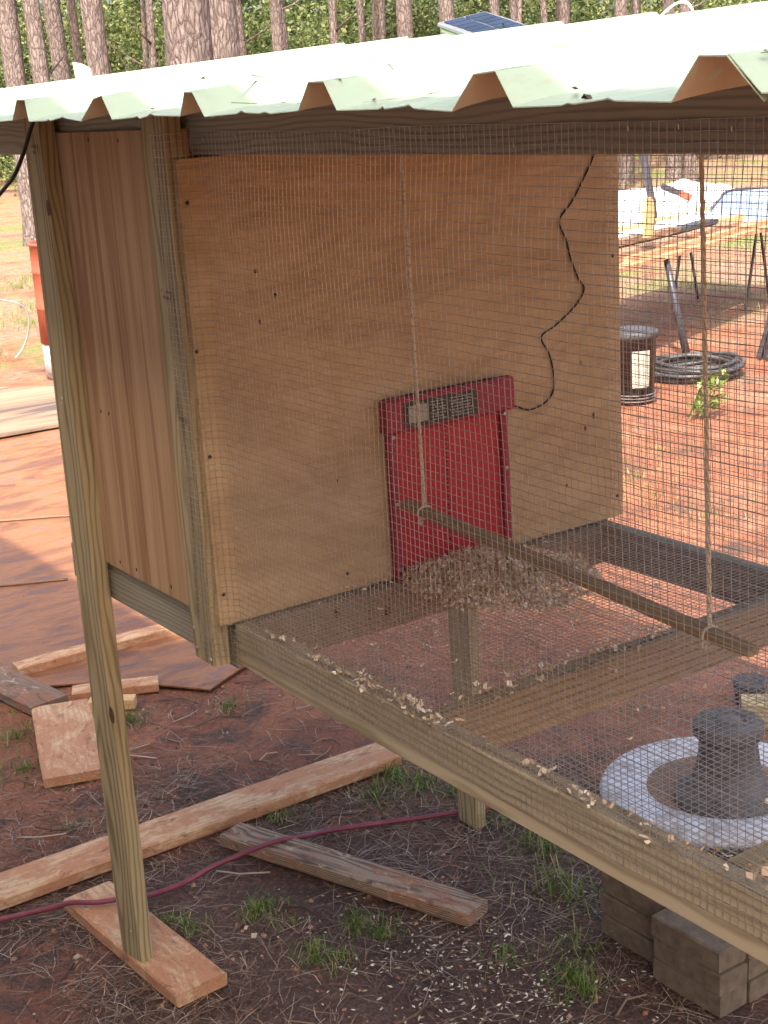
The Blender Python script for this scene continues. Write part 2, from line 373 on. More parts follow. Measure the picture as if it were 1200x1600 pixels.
def grid_wires(P, r):
    """welded wire cloth on a grid P[i][j] of points: real round-ish wires both ways"""
    V, F = [], []
    def run(line, rr):
        n = len(line); o = len(V)
        for i, p in enumerate(line):
            t = (line[min(i + 1, n - 1)] - line[max(i - 1, 0)]); t.normalize()
            a = t.cross(Vector((0, .6, .8)) if abs(t.x) > .7 else Vector((1, 0, 0)))
            if a.length < .05: a = t.cross(Vector((0, 1, 0)))
            a.normalize(); b = t.cross(a)
            for k in range(3): q = 2.094 * k; V.append(p + a * (rr * math.cos(q)) + b * (rr * math.sin(q)))
        for i in range(n - 1):
            for k in range(3): F.append((o + i * 3 + k, o + i * 3 + (k + 1) % 3, o + i * 3 + 3 + (k + 1) % 3, o + i * 3 + 3 + k))
    for row in P: run(row, r)
    for j in range(len(P[0])): run([P[i][j] for i in range(len(P))], r)
    return V, F

# ================================================================== THE SETTING
def gz(x, y):
    d = math.hypot(x + .5, y - .6); a = .006 if d < 3 else .006 + min(.05, (d - 3) * .006)
    return a * (noise.noise(Vector((x * 2.1, y * 2.1, 0))) + .5 * noise.noise(Vector((x * 7, y * 7, 3)))) - .004
def axis(lo, a, b, hi, st):
    out = [lo, lo * .6, lo * .35, lo * .2, lo * .12]; out = [q for q in out if q < a - 1.5]; q = a - 1.2
    out.append(q); q = a
    while q <= b: out.append(q); q += st
    out += [b + 1, b + 2.5, b + 6] + [q for q in (hi * .12, hi * .2, hi * .35, hi * .6, hi) if q > b + 8]
    return out
xs = axis(-500, -6.5, 1.6, 400, .055); ys = axis(-300, -.9, 4.4, 500, .055)
v = [(x, y, gz(x, y)) for y in ys for x in xs]; nx = len(xs)
f = [(j * nx + i, j * nx + i + 1, (j + 1) * nx + i + 1, (j + 1) * nx + i) for j in range(len(ys) - 1) for i in range(nx - 1)]
tag(mesh('ground', v, f, 'ground', smooth=True), kind='structure')

# the house whose eave shades this side of the coop (behind the photographer)
hs = thing('house', (.75, -2.2, 0), 'pale sided house standing behind the photographer', 'house')
slab('wall', (.75, -5.2, 1.95), (6.2, 6, 3.9), 'siding', hs)
EZ = 4.2; EY = -.17 - .651 * (EZ - 2.027)
rv = [(-2.75, EY, EZ - .12), (4.2, EY, EZ - .12), (4.2, EY, EZ), (-2.75, EY, EZ), (-2.75, -5.2, EZ + 1.4), (4.2, -5.2, EZ + 1.4), (-2.75, -8.8, EZ - .1), (4.2, -8.8, EZ - .1), (-2.75, -5.2, 3.92), (4.2, -5.2, 3.92)]
mesh('roof', rv, [(0, 1, 2, 3), (3, 2, 5, 4), (4, 5, 7, 6), (0, 8, 9, 1), (8, 6, 7, 9), (0, 3, 4, 6, 8), (1, 9, 7, 5, 2)], 'shingle', hs)
dr = slab('door', (2.6, -2.19, 1.02), (.92, .05, 2.04), 'panel', hs); slab('handle', (2.95, -2.14, 1.), (.1, .05, .03), 'steel', dr)

# ================================================================== THE COOP
FZ = 1.0638; RT = .089; T = .038; HB = 1.9458
coop = thing('chicken_coop', (.6, .5, 0), 'raised wooden chicken coop with wire run, red door and pale metal roof', 'chicken coop')
def cb(name, *a, **k): return beam(name, *a, parent=coop, **k)
PZ = lambda y, x=.6: 2.024 - .0095 * x + .076 * (y + .25)         # plane of the roof pans
# legs and post (flat 2x4s nailed outside)
lg = cb('leg', (-.6105, T / 2, .0405), (-.6105, T / 2, 2.035), .089, T, 'treated', upv=(0, 1, 0), twist=.16)
po = cb('post', (-.0445, T / 2, .983), (-.0445, T / 2, 2.035), .089, T, 'treated', upv=(0, 1, 0))
lb = cb('leg', (-.655, 1.095, .0), (-.655, 1.095, 2.085), .089, T, 'treated', upv=(0, 1, 0))
for y_, zt in ((T / 2, 2.025), (1.095, 2.085)): cb('leg', (2.3, y_, 0), (2.3, y_, zt), .089, T, 'treated', upv=(0, 1, 0))
# floor frame
cb('rail', (.0005, .05 + T / 2, FZ - RT / 2), (2.36, .05 + T / 2, FZ - RT / 2 - .004), T, RT, 'rail')
cb('rail', (-.80, .05 + T / 2, FZ - RT / 2 - .012), (-.002, .05 + T / 2, FZ - RT / 2 - .012), T, RT, 'treated_grey')
cb('rail', (-.70, 1.024 - T / 2, FZ - RT / 2), (2.36, 1.024 - T / 2, FZ - RT / 2), T, RT, 'treated_grey')
for x_ in (.0195, .608, 1.241, 2.32):
    cb('joist', (x_, .0895, FZ - RT / 2 - .001), (x_, .9845, FZ - RT / 2 - .001), T, RT, 'treated_grey' if x_ < .1 else 'treated')
cb('joist', (-.64, .0895, FZ - RT / 2 - .012), (-.64, .9845, FZ - RT / 2 - .012), T, RT, 'treated_grey')
# headers and rafters
cb('header', (.0015, .05 + T / 2, HB + RT / 2), (2.42, .05 + T / 2, HB + RT / 2), T, RT, 'treated_grey')
cb('header', (-1.25, .05 + T / 2, HB + RT / 2 + .002), (-.0015, .05 + T / 2, HB + RT / 2 + .002), T, RT, 'treated_grey')
cb('header', (-1.25, 1.024 - T / 2, 2.015 + RT / 2), (2.42, 1.024 - T / 2, 1.985 + RT / 2), T, RT, 'treated_grey')
for x_ in (.16, .885, 1.6):
    cb('rafter', (x_, .09, PZ(.09) - RT / 2 - .004), (x_, .985, PZ(.985) - RT / 2 - .004), T, RT, 'treated', upv=(0, 0, 1))
# box walls
def sheet(name, v, f, mat, parent): return mesh(name, v, f, mat, parent)
def boxw(name, x0, x1, y0, y1, z0, z1, mat, parent, sub=1):
    v = [(x, y, z) for x in (x0, x1) for y in (y0, y1) for z in (z0, z1)]
    return mesh(name, v, [(0, 1, 3, 2), (4, 6, 7, 5), (0, 4, 5, 1), (2, 3, 7, 6), (0, 2, 6, 4), (1, 5, 7, 3)], mat, parent)
sp_ = boxw('side_panel', -.645, -.004, .038, .0495, FZ - .006, 1.992, 'panel', coop)
pw = boxw('plywood_wall', .0005, .0125, .0135, 1.068, FZ + .004, 1.941, 'ply', coop)
boxw('back_panel', -.662, -.650, .0895, .985, FZ - .02, 2.035, 'ply', coop)
boxw('side_panel', -.645, -.004, 1.025, 1.0365, FZ - .006, 2.05, 'panel', coop)
boxw('box_floor', -.62, -.002, .0895, .984, FZ - .022, FZ - .0125, 'ply', coop)
# small hardware of the timber
for y_, z_ in ((.028, 1.865), (.019, 1.6), (.025, 1.401), (.027, 1.13), (.155, 1.73), (.192, 1.681), (1.049, 1.661), (1.052, 1.116), (.6, 1.91), (.31, 1.105)):
    disc('screw', (.0127, y_, z_), (1, 0, 0), .0042, 'dark_steel', pw, .0012, 8)
for y_, z_, r_ in ((.949, 1.439, .007), (.984, 1.315, .008), (.958, 1.29, .006), (.155, 1.636, .005), (.30, 1.30, .004), (.9, 1.17, .005)):
    disc('knot', (.0127, y_, z_), (1, 0, 0), r_, 'knot', pw, .0006, 9, .55)
for x_, z_ in ((-.408, 1.977), (-.271, 1.974), (-.50, 1.413), (-.46, 1.414), (-.489, FZ + .012), (-.406, FZ + .014), (-.241, FZ + .016)):
    disc('screw', (x_, .0378, z_), (0, -1, 0), .0045, 'dark_steel', sp_, .001, 8, .6)
for x_, z_, a, sq in ((-.565, 1.843, .017, .5), (-.548, .702, .021, .7)):
    disc('knot', (x_, -.0006, z_), (0, -1, 0), a, 'knot', lg, .0008, 12, sq)
for x_, z_ in ((-.615, 1.433), (-.617, 1.422), (-.59, .12)): disc('screw', (x_, -.0003, z_), (0, -1, 0), .004, 'steel', lg, .0015, 8)
for x_, z_ in ((-.075, 1.045), (-.07, 1.005), (-.015, .995)): disc('screw', (x_, -.0003, z_), (0, -1, 0), .005, 'steel', po, .0015, 8)
for y_, z_ in ((.26, 1.04), (.383, 1.012)): disc('knot', (.0388, y_, z_), (1, 0, 0), .011, 'knot', coop, .001, 10, .7)
def stamp(parent, x, z, rows, seed):           # smudged, unreadable grade stamps on the lumber
    rnd = random.Random(seed); P = []
    for r_, (n, h) in enumerate(rows):
        for k in range(n):
            if rnd.random() < .12: continue
            cx = x + k * .0052; cz = z - r_ * .012 - k * .0004; w = rnd.uniform(.0022, .0036); hh = h * rnd.uniform(.7, 1)
            for (a, b, c, d) in ((0, 0, w * .35, hh), (w * .35, hh * rnd.uniform(0, .7), w, hh * rnd.uniform(.75, 1))):
                P.append(([(cx + a, -.0014, cz + b), (cx + c, -.0014, cz + b), (cx + c, -.0014, cz + d), (cx + a, -.0014, cz + d)], [(0, 1, 2, 3)]))
    v, f = join(P); mesh('grade_stamp', v, f, 'ink', parent)
stamp(po, -.066, 1.705, [(9, .007), (10, .0075)], 3); stamp(lg, -.612, 1.965, [(7, .008), (7, .007)], 4); stamp(po, -.046, 1.468, [(6, .007)], 5)

# --- automatic pop door
dx = .0128
pdm = thing('pop_door', (0, 0, 0), None, None); pdm.parent = coop; pdm.matrix_local = W(coop).inverted(); WM[pdm.name] = Matrix.Identity(4)
def dbox(name, y0, y1, z0, z1, t, mat, ch=.003, x0=dx):
    return beam(name, (x0 + t / 2, y0, (z0 + z1) / 2), (x0 + t / 2, y1, (z0 + z1) / 2), t, z1 - z0, mat, parent=pdm, jit=0, ch=ch)
dbox('housing', .409, .735, 1.374, 1.448, .030, 'red_dark', .006)
for k in range(7):
    beam('vent_slot', (dx + .018, .46 + k * .034, 1.4485), (dx + .018, .482 + k * .034, 1.4485), .012, .0016, 'black', parent=pdm, jit=0, ch=.0002)
dbox('door_leaf', .436, .706, 1.085, 1.373, .010, 'red', .001)
dbox('guide', .418, .4355, 1.066, 1.3735, .019, 'red_dark', .002); dbox('guide', .7065, .724, 1.066, 1.3735, .019, 'red_dark', .002)
dbox('sill', .436, .706, 1.069, 1.0845, .008, 'red_dark', .001)
dbox('label_plate', .450, .634, 1.383, 1.437, .0012, 'plate', .0003, dx + .0303)
dbox('label_picture', .458, .505, 1.392, 1.429, .0008, 'beige', .0002, dx + .0318)
P = []; rl = random.Random(2)
for r_ in range(7):
    for c0, c1 in ((.513, .552), (.562, .622)):
        y = c0 + rl.uniform(0, .004)
        while y < c1 - .004:
            w = rl.uniform(.003, .011); z = 1.390 + r_ * .0062
            P.append(([(dx + .0321, y, z), (dx + .0321, min(y + w, c1), z), (dx + .0321, min(y + w, c1), z + .0018), (dx + .0321, y, z + .0018)], [(0, 1, 2, 3)])); y += w + .0025
v, f = join(P); mesh('label_print', v, f, 'print', pdm)
for k in range(30):
    z = 1.366 - k * .0093
    beam('rack_slot', (dx + .0108, .5605, z), (dx + .0108, .5645, z), .0012, .0045, 'black', parent=pdm, jit=0, ch=.0002)
for y_, z_ in ((.427, 1.368), (.427, 1.228), (.427, 1.09), (.715, 1.368), (.715, 1.25), (.715, 1.09)):
    disc('screw', (dx + .0192, y_, z_), (1, 0, 0), .0048, 'steel', pdm, .0016, 9)

# --- ribbed steel roof: three lapped sheets
rf = thing('roof', (0, 0, 0), None, None); rf.parent = coop; rf.matrix_local = W(coop).inverted(); WM[rf.name] = Matrix.Identity(4)
def roof_sheet(x0, x1, lift, seed):
    rnd = random.Random(seed); prof = []
    ribs = [.597 + .3065 * k for k in range(-7, 8)]
    for r_ in ribs:
        for dx_, h in ((-.046, 0), (-.016, .029), (.016, .029), (.046, 0), (.112, .0), (.122, .0022), (.132, 0), (.176, 0), (.186, .0022), (.196, 0)): prof.append((r_ + dx_, h))
    prof = [q for q in prof if x0 - .02 <= q[0] <= x1 + .05]
    yy = [-.25, -.246, -.235, -.2, -.1, .1, .35, .6, .85, 1.1, 1.2]; V, F, MI = [], [], []
    n = len(prof)
    for side in (0, 1):
        for j, y in enumerate(yy):
            for i, (x, h) in enumerate(prof):
                e = max(0, 1 - (y + .25) / .03)
                dent = e * (noise.noise(Vector((x * 9, seed, 0))) * .008 + noise.noise(Vector((x * 31, seed, 2))) * .0045 - (.003 if h < .003 else -.001)) * (1 if j < 3 else 0)
                ej = e * (noise.noise(Vector((x * 23, 1.7, seed))) * .014)
                V.append((x, y + ej, PZ(y, x) + h + lift + dent - side * .0012))
        o = side * n * len(yy)
        for j in range(len(yy) - 1):
            for i in range(n - 1):
                q = (o + j * n + i, o + j * n + i + 1, o + (j + 1) * n + i + 1, o + (j + 1) * n + i); F.append(q if side == 0 else q[::-1]); MI.append(side)
    o = n * len(yy)
    for i in range(n - 1): F.append((i, o + i, o + i + 1, i + 1)); MI.append(0)
    return mesh('roof_sheet', V, F, ['roof', 'roof_under'], rf, mi=MI)
roof_sheet(-1.24, -.30, .0, 1); roof_sheet(-.32, .597, .0016, 2); roof_sheet(.61, 1.515, .0032, 3); roof_sheet(1.53, 2.43, .0055, 4)
for x_ in [.597 + .3065 * k + .06 for k in range(-5, 6)]:
    for y_ in (.069, 1.0): disc('roof_screw', (x_, y_, PZ(y_, x_) + .003), (0, 0, 1), .006, 'steel', rf, .006, 8)

# --- hardware cloth (welded wire) on the run
S = .0127; MR = .0006
def front():
    # path in plan: on the near face of the post, round its corner, across its edge, then along header and rail
    path = []; s_ = 0
    pts = [(-.048, -.002), (0.0015, -.002), (.0145, .012), (.016, .030), (.035, .0465), (2.36, .0475)]
    L = [0]
    for a, b in zip(pts, pts[1:]): L.append(L[-1] + math.hypot(b[0] - a[0], b[1] - a[1]))
    def at(s):
        for i in range(len(L) - 1):
            if s <= L[i + 1]: t = (s - L[i]) / (L[i + 1] - L[i]); return pts[i][0] + (pts[i + 1][0] - pts[i][0]) * t, pts[i][1] + (pts[i + 1][1] - pts[i][1]) * t
        return pts[-1]
    z0 = FZ - .058; nz = int((1.992 - z0) / S); ns = int(2.1 / S); P = []
    for i in range(nz + 1):
        row = []
        for j in range(ns + 1):
            s = j * S; x, y = at(s); z = z0 + i * S
            h = min(1, max(0, (z - FZ - .01) / .12)) * min(1, max(0, (HB - z) / .1)); w = min(1, max(0, (s - .13) / .35))
            bul = h * w * (.016 * noise.noise(Vector((s * 1.6, z * 2.2, .3))) - .008 + .004 * noise.noise(Vector((s * 6, z * 6, 1))))
            y += bul if s > .12 else .0006 * noise.noise(Vector((s * 60, z * 60, 0)))
            z += .0035 * noise.noise(Vector((s * 3.0, z * 1.5, 5))) + .0011 * noise.noise(Vector((s * 16, z * 9, 9)))
            x += .0016 * noise.noise(Vector((s * 4, z * 3.5, 7))) * (1 if s > .12 else .1)
            if z < FZ: y += .0005
            row.append(Vector((x, y, z)))
        P.append(row)
    return P
def flat(o, du, dv, nu, nv, amp, nrm, seed):
    o, du, dv, nrm = Vector(o), Vector(du), Vector(dv), Vector(nrm); P = []
    for i in range(nv + 1):
        P.append([o + du * j + dv * i + nrm * (amp * noise.noise((du * j + dv * i) * 3 + Vector((seed, 0, 0)))) + (du + dv) * (.14 * noise.noise((du * j + dv * i) * 5 + Vector((seed, 4, 0)))) for j in range(nu + 1)])
    return P
for nm, P in (('f', front()), ('floor', flat((.016, .0525, FZ + .0035), (S, 0, 0), (0, S, 0), 165, 75, .0022, (0, 0, 1), 1)),
              ('b', flat((.016, 1.0265, FZ - .05), (S, 0, 0), (0, 0, S), 165, 84, .008, (0, 1, 0), 2)),
              ('e', flat((2.363, .06, FZ - .04), (0, S, 0), (0, 0, S), 74, 77, .006, (1, 0, 0), 3))):
    v, f = grid_wires(P, MR); o = mesh('hardware_cloth', v, f, 'wire', coop); o['kind'] = 'stuff'
    o['label'] = {'f': 'galvanised wire cloth stapled over the front of the run', 'floor': 'galvanised wire cloth floor of the run', 'b': 'galvanised wire cloth on the far side of the run', 'e': 'galvanised wire cloth on the end of the run'}[nm]
rs = random.Random(5)
P = []
x = .06
while x < 2.2:
    z = 1.966 + rs.uniform(-.012, .012); P.append(tube_data([(x, .0455, z), (x + .0006, .044, z + .006), (x, .0455, z + .012)], .0009, 4)); x += rs.uniform(.07, .13)
v, f = join(P); o = mesh('staple', v, f, 'steel', coop); o['kind'] = 'stuff'

# ================================================================== THINGS ON AND IN THE COOP
pe = thing('hanging_perch', (.55, .4, 1.23), 'wooden perch bar hanging from two ropes inside the wire run', 'perch')
pa, pb = Vector((.098, .4, 1.2505)), Vector((.992, .4, 1.1935))
beam('bar', pa, pb, .030, .0155, 'perch', pe, jit=.0008)
def rope(x0, x1, z1, y0):
    top = Vector((x0, y0, PZ(y0) - RT - .006)); bot = Vector((x1, .4, z1)); P = []
    L = (top - bot).length; n = int(L / .006)
    for k in range(n + 1):
        t = k / n; p = top.lerp(bot, t); P.append(p)
    parts = []
    for ph in (0, 2.09, 4.19):
        parts.append(tube_data([p + Vector((math.cos(k * .55 + ph), math.sin(k * .55 + ph), 0)) * .0019 for k, p in enumerate(P)], .0021, 5))
    loop = [bot + Vector((0, .017 * math.cos(a), -.011 + .0125 * math.sin(a) * (1 if math.sin(a) > 0 else 1.0))) for a in [i * math.pi / 8 for i in range(16)]]
    parts.append(tube_data(loop, .0024, 6, True)); parts.append(tube_data([bot + Vector((-.003, -.010, -.022)), bot + Vector((-.006, -.012, -.03)), bot + Vector((.0, -.013, -.034)), bot + Vector((.006, -.012, -.026))], .0026, 6))
    parts.append(tube_data([top + Vector((0, .024 * math.cos(a), .045 + .052 * math.sin(a))) for a in [i * math.pi / 8 for i in range(16)]], .0036, 6, True))
    v, f = join(parts); return mesh('rope', v, f, 'rope', pe, smooth=True)
rope(.148, .165, 1.256, .4); rope(.885, .905, 1.21, .4)

tag(tube('power_cable', [(.0155, .994, 1.90), (.0155, .994, 1.875), (.0155, .956, 1.819), (.0155, .928, 1.784), (.0155, .895, 1.751), (.0155, .913, 1.709), (.0155, .925, 1.667), (.0155, .945, 1.624), (.0155, .961, 1.599), (.0155, .934, 1.566), (.0155, .878, 1.532), (.0155, .836, 1.512), (.0155, .858, 1.47), (.0155, .869, 1.419), (.0155, .866, 1.392), (.0155, .845, 1.37), (.0155, .8, 1.36), (.018, .76, 1.374), (.02, .735, 1.382)], .0019, 'black', n=6, k=5),
    'thin black wavy power cable tacked to plywood above the red door', 'cable')
tag(tube('roof_cable', [(-.22, .03, 2.045), (-.25, -.05, 2.045), (-.30, -.1, 2.036), (-.318, -.1, 2.03), (-.354, -.1, 2.007), (-.401, -.1, 1.966), (-.472, -.1, 1.917), (-.563, -.1, 1.88), (-.75, -.1, 1.80), (-1.05, -.12, 1.55), (-1.3, -.2, .95), (-1.42, -.3, .25), (-1.5, -.4, .01), (-1.9, -.6, .008)], .0042, 'black', n=8, k=5),
    'black cable drooping from under the roof edge past the left leg', 'cable')

# small solar panel on the roof
sc_ = Vector((-.487, 1.115, 2.170)); ux = Vector((.95, .03, -.27)).normalized(); vy = Vector((.33, .94, .06)); vy = (vy - ux * vy.dot(ux)).normalized(); nz_ = ux.cross(vy)
sm = Matrix((ux, vy, nz_)).transposed().to_4x4(); sm.translation = sc_
sp = thing('solar_charger', sc_, 'small tilted solar panel at the far edge of the pale roof', 'solar panel')
def sbox(name, cx, cy, cz, a, b, c, mat):
    v, f = box_data(a, b, c, min(.003, c / 4), 2, 0); return mesh(name, v, f, mat, sp, sm @ Matrix.Translation((cx, cy, cz)))
SW, SH = .172, .152
sbox('frame', 0, 0, 0, SW, SH, .012, 'frame_grey'); sbox('back_shell', 0, 0, -.0125, SW * .94, SH * .92, .012, 'roof')
for i in range(2):
    for j in range(6): sbox('cell', (j - 2.5) * .0255, (i - .5) * .066, .0066, .0235, .0625, .001, 'cell')
beam('bracket', sc_ + Vector((.02, 0, -.02)), sc_ + Vector((.02, .01, -.062)), .02, .02, 'frame_grey', sp, upv=(1, 0, 0))
tag(tube('solar_cable', [(-.41, 1.11, 2.172), (-.38, 1.1, 2.158), (-.33, 1.13, 2.16), (-.27, 1.17, 2.145)], .003, 'black', n=6), 'short black lead running from the solar panel over the roof', 'cable')
tag(tube('white_cable', [(.00, 1.19, 2.14), (.03, 1.2, 2.165), (.075, 1.19, 2.178), (.105, 1.19, 2.172), (.115, 1.2, 2.14)], .003, 'white', n=6), 'thin white cable arching over the far edge of the roof', 'cable')
pt = thing('paper_tag', (-0.990, .3, 2.096), 'white paper tag with pale blue stripes standing on roof', 'tag')
pv = [(-1.038, 0.3, 2.096), (-0.942, 0.3, 2.093), (-0.954, 0.3, 2.128), (-0.995, 0.3, 2.14), (-1.05, 0.3, 2.147)]
mesh('sheet', pv + [(x, y + .0012, z) for x, y, z in pv], [(0, 1, 2, 3, 4), (9, 8, 7, 6, 5), (0, 5, 6, 1), (1, 6, 7, 2), (2, 7, 8, 3), (3, 8, 9, 4), (4, 9, 5, 0)], 'paper', pt)
for q in [[(-1.014, 0.2992, 2.0952), (-1.0082, 0.2992, 2.0951), (-1.0188, 0.2992, 2.1356), (-1.0246, 0.2992, 2.1366)], [(-0.9948, 0.2992, 2.0946), (-0.989, 0.2992, 2.0945), (-0.9996, 0.2992, 2.1322), (-1.0054, 0.2992, 2.1332)], [(-0.9756, 0.2992, 2.0941), (-0.9698, 0.2992, 2.0939), (-0.9804, 0.2992, 2.1288), (-0.9862, 0.2992, 2.1298)]]: mesh('stripe', q, [(0, 1, 2, 3)], 'blueprint', pt)

# shavings
def flake(c, s, rnd, flat_=.6):
    a = rnd.uniform(0, 6.28); t = Vector((math.cos(a), math.sin(a), rnd.uniform(-flat_, flat_))).normalized(); q = t.cross(Vector((rnd.uniform(-flat_, flat_), rnd.uniform(-flat_, flat_), 1))).normalized(); n = t.cross(q)
    w = s * rnd.uniform(.22, .6); curl = rnd.uniform(-.5, .5) * s; c = Vector(c)
    v = [c - t * s / 2 - q * w / 2 + n * curl, c - t * s / 2 * .8 + q * w / 2 + n * curl, c - q * w * .6, c + q * w * .55, c + t * s / 2 - q * w * .4 + n * curl, c + t * s * .45 + q * w * .45 + n * curl]
    return v, [(0, 2, 3, 1), (2, 4, 5, 3)]
rs = random.Random(11); P = []
while len(P) < 5200:
    x, y = rs.uniform(.0, .42), rs.uniform(.33, .80)
    # heap in front of the red door
    e = ((x - .185) / .20) ** 2 + ((y - .565 - (x - .15) * .1) / .185) ** 2 + .25 * noise.noise(Vector((x * 14, y * 14, 0)))
    if e > 1 or x < .018: continue
    h = .046 * (1 - e) ** .7; P.append(flake((x, y, FZ + .008 + h * math.sqrt(rs.random())), rs.uniform(.006, .0165), rs, .45))
v, f = join(P); tag(mesh('shavings_heap', v, f, 'shaving'), 'heap of pale wood shavings on wire floor before the red door', 'wood shavings', kind='stuff')
P = []
for k in range(300):
    r_ = rs.random()
    if r_ < .42: x, y = rs.uniform(.1, 2.2), .052 + abs(rs.gauss(0, .014)); z = FZ + .010
    elif r_ < .60: x, y = .608 + rs.gauss(0, .012), rs.uniform(.1, .6) ** 1; z = FZ + .010
    elif r_ < .75: x, y = .02 + abs(rs.gauss(0, .018)), rs.uniform(.1, .95); z = FZ + .011
    elif r_ < .92: x, y = rs.gauss(.2, .13), rs.gauss(.6, .17); z = FZ + .009
    else: x, y = rs.uniform(.1, 1.2), rs.uniform(.1, .95); z = FZ + .009
    if x < .02 or y < .05 or y > .98: continue
    if .25 < noise.noise(Vector((x * 9, y * 3, 4))) + .55 or r_ > .6: P.append(flake((x, y, z + rs.uniform(0, .004)), rs.uniform(.007, .018), rs, .45))
for x0, n in ((.47, 22), (.56, 28), (.62, 24), (.99, 10), (1.1, 6), (.35, 5)):
    for k in range(n): P.append(flake((x0 + rs.gauss(0, .025), .047 + rs.uniform(-.006, .035), FZ + .01 + rs.uniform(-.012, .008)), rs.uniform(.008, .018), rs))
for k in range(46): P.append(flake((.608 + rs.gauss(0, .02), rs.choice((.2, .33, .46, .52)) + rs.gauss(0, .03), FZ + .010 + rs.uniform(0, .005)), rs.uniform(.009, .022), rs))
v, f = join(P); tag(mesh('loose_shavings', v, f, 'shaving'), 'loose curled wood shavings caught along the rails and mesh floor', 'wood shavings', kind='stuff')

# ================================================================== UNDER AND AROUND THE COOP
# white tub with dark pump, seen through the wire floor
tb = thing('water_tub', (-.28, 1.70, 0), 'round white plastic tub on ground seen through the wire floor', 'tub')
TC = (-.28, 1.70, 0)
lathe('basin', [(.0, .03), (.17, .03), (.19, .045), (.21, .066), (.255, .078), (.30, .072), (.33, .058), (.336, .046), (.332, .036), (.31, .03), (.29, .0), (0, 0)], 'dirty_white', tb, 40, TC)
lathe('water', [(0, .056), (.2, .056)], 'clay_pine_dark', tb, 40, TC)
pp = lathe('pump_body', [(.0, .035), (.15, .056), (.145, .085), (.11, .11), (.09, .16), (.082, .22), (.08, .25), (.0, .255)], 'dusty_grey', tb, 24, (-.20, 1.66, 0)); lathe('pump_cap', [(0, .256), (.092, .256), (.098, .262), (.098, .292), (.09, .301), (.052, .303), (.05, .294), (.036, .294), (.034, .305), (.012, .307), (0, .307)], 'dusty_grey', pp, 24, (-.20, 1.66, 0))
pot = thing('nursery_pot', (-.68, 2.29, 0), 'small black plastic pot on ground beyond the white tub', 'pot')
lathe('pot_wall', [(0, .005), (.035, .005), (.05, .095), (.056, .095), (.056, .08), (.042, .0), (0, 0)], 'grey', pot, 20, (-.68, 2.29, 0))
tag(beam('timber_offcut', (-.60, 2.16, .045), (-.34, 2.42, .045), .09, .089, 'treated', jit=.001), 'short greenish timber offcut beside the white tub under the run', 'timber')

# bricks: two low stacks under the run
bd = box_data(.203, .092, .057, .004, 4, .0009, 0, 0, 77); bme = None
def brick(c, rz, label):
    global bme
    if bme is None:
        o = mesh('brick', bd[0], bd[1], 'brick', None, Matrix.Translation(c) @ Matrix.Rotation(rz, 4, 'Z')); bme = o.data
    else:
        o = bpy.data.objects.new('brick', bme); col.objects.link(o); o.matrix_world = Matrix.Translation(c) @ Matrix.Rotation(rz, 4, 'Z')
    return tag(o, label, 'brick', 'bricks stacked under the coop')
CRS = ('bottom', 'second', 'third', 'topmost')
for row, (y_, rn_) in enumerate(((.99, 'front'), (1.085, 'middle'), (1.18, 'back'))):
    for k in range(3):
        brick((.325 + .004 * ((k + row) % 2), y_ - .002 * k, .0285 + k * .0577), .02 - .025 * ((k + row) % 2), 'tan brick in %s row of the lower stack, %s course' % (rn_, CRS[k]))
for k in range(4):
    brick((.105 - .003 * (k % 2), 1.03 + .002 * k, .0285 + k * .0577), .03 * (k % 2), 'tan brick in the taller dark stack, %s course' % CRS[k])

# lumber lying about
def plank(p0, p1, w, h, mat, label, z=0., **k): 
    return tag(beam('plank', (p0[0], p0[1], z + h / 2), (p1[0], p1[1], z + h / 2), w, h, mat, jit=.0012, ch=.005, **k), label, 'plank')
plank((-.985, .048), (-.398, .082), .142, .038, 'clay_pine', 'short clay stained plank under the foot of the left leg', .001)
plank((-1.16, -.32), (-1.155, 1.155), .14, .038, 'clay_pine', 'long clay stained plank lying across the ground behind left leg', .002)
plank((-1.02, .505), (-.235, .785), .095, .040, 'weathered', 'weathered grey brown plank with raised grain under pink hose', .003, warp=.004)
plank((-2.25, .50), (-1.675, .31), .20, .034, 'clay_pine', 'short wide orange plank lying beside the left leg', .002)
plank((-3.0, .37), (-2.28, .475), .15, .040, 'clay_pine_dark', 'dark brown plank end at left edge of picture', .001)
plank((-2.68, .50), (-2.66, 1.30), .075, .045, 'clay_pine', 'orange plank along the edge of the muddy sheet', .004)
plank((-2.33, .58), (-2.20, .86), .085, .038, 'clay_pine', 'short plank with slanted sawn end behind the left leg', .001)
tag(beam('timber_offcut', (-2.19, .585, .022), (-2.10, .72, .022), .055, .04, 'new_pine', jit=.001), 'tiny pale timber block lying against short plank behind leg', 'timber')

tag(tube('garden_hose', [(-1.12, -.6, .012), (-1.065, -.27, .014), (-1.03, -.19, .0175), (-.965, -.06, .034), (-.925, -.02, .052), (-.88, .03, .0535), (-.856, .09, .052), (-.866, .15, .030), (-.878, .2, .016), (-.875, .285, .018), (-.872, .36, .034), (-.85, .43, .052), (-.848, .52, .056), (-.846, .58, .052), (-.855, .66, .03), (-.865, .74, .014), (-.804, .889, .012), (-.756, .991, .012), (-.71, 1.096, .012), (-.643, 1.233,   .012), (-.5, 1.5, .012)], .0072, 'hose', n=10, k=6),
    'pink red garden hose snaking across the planks on the ground', 'hose')

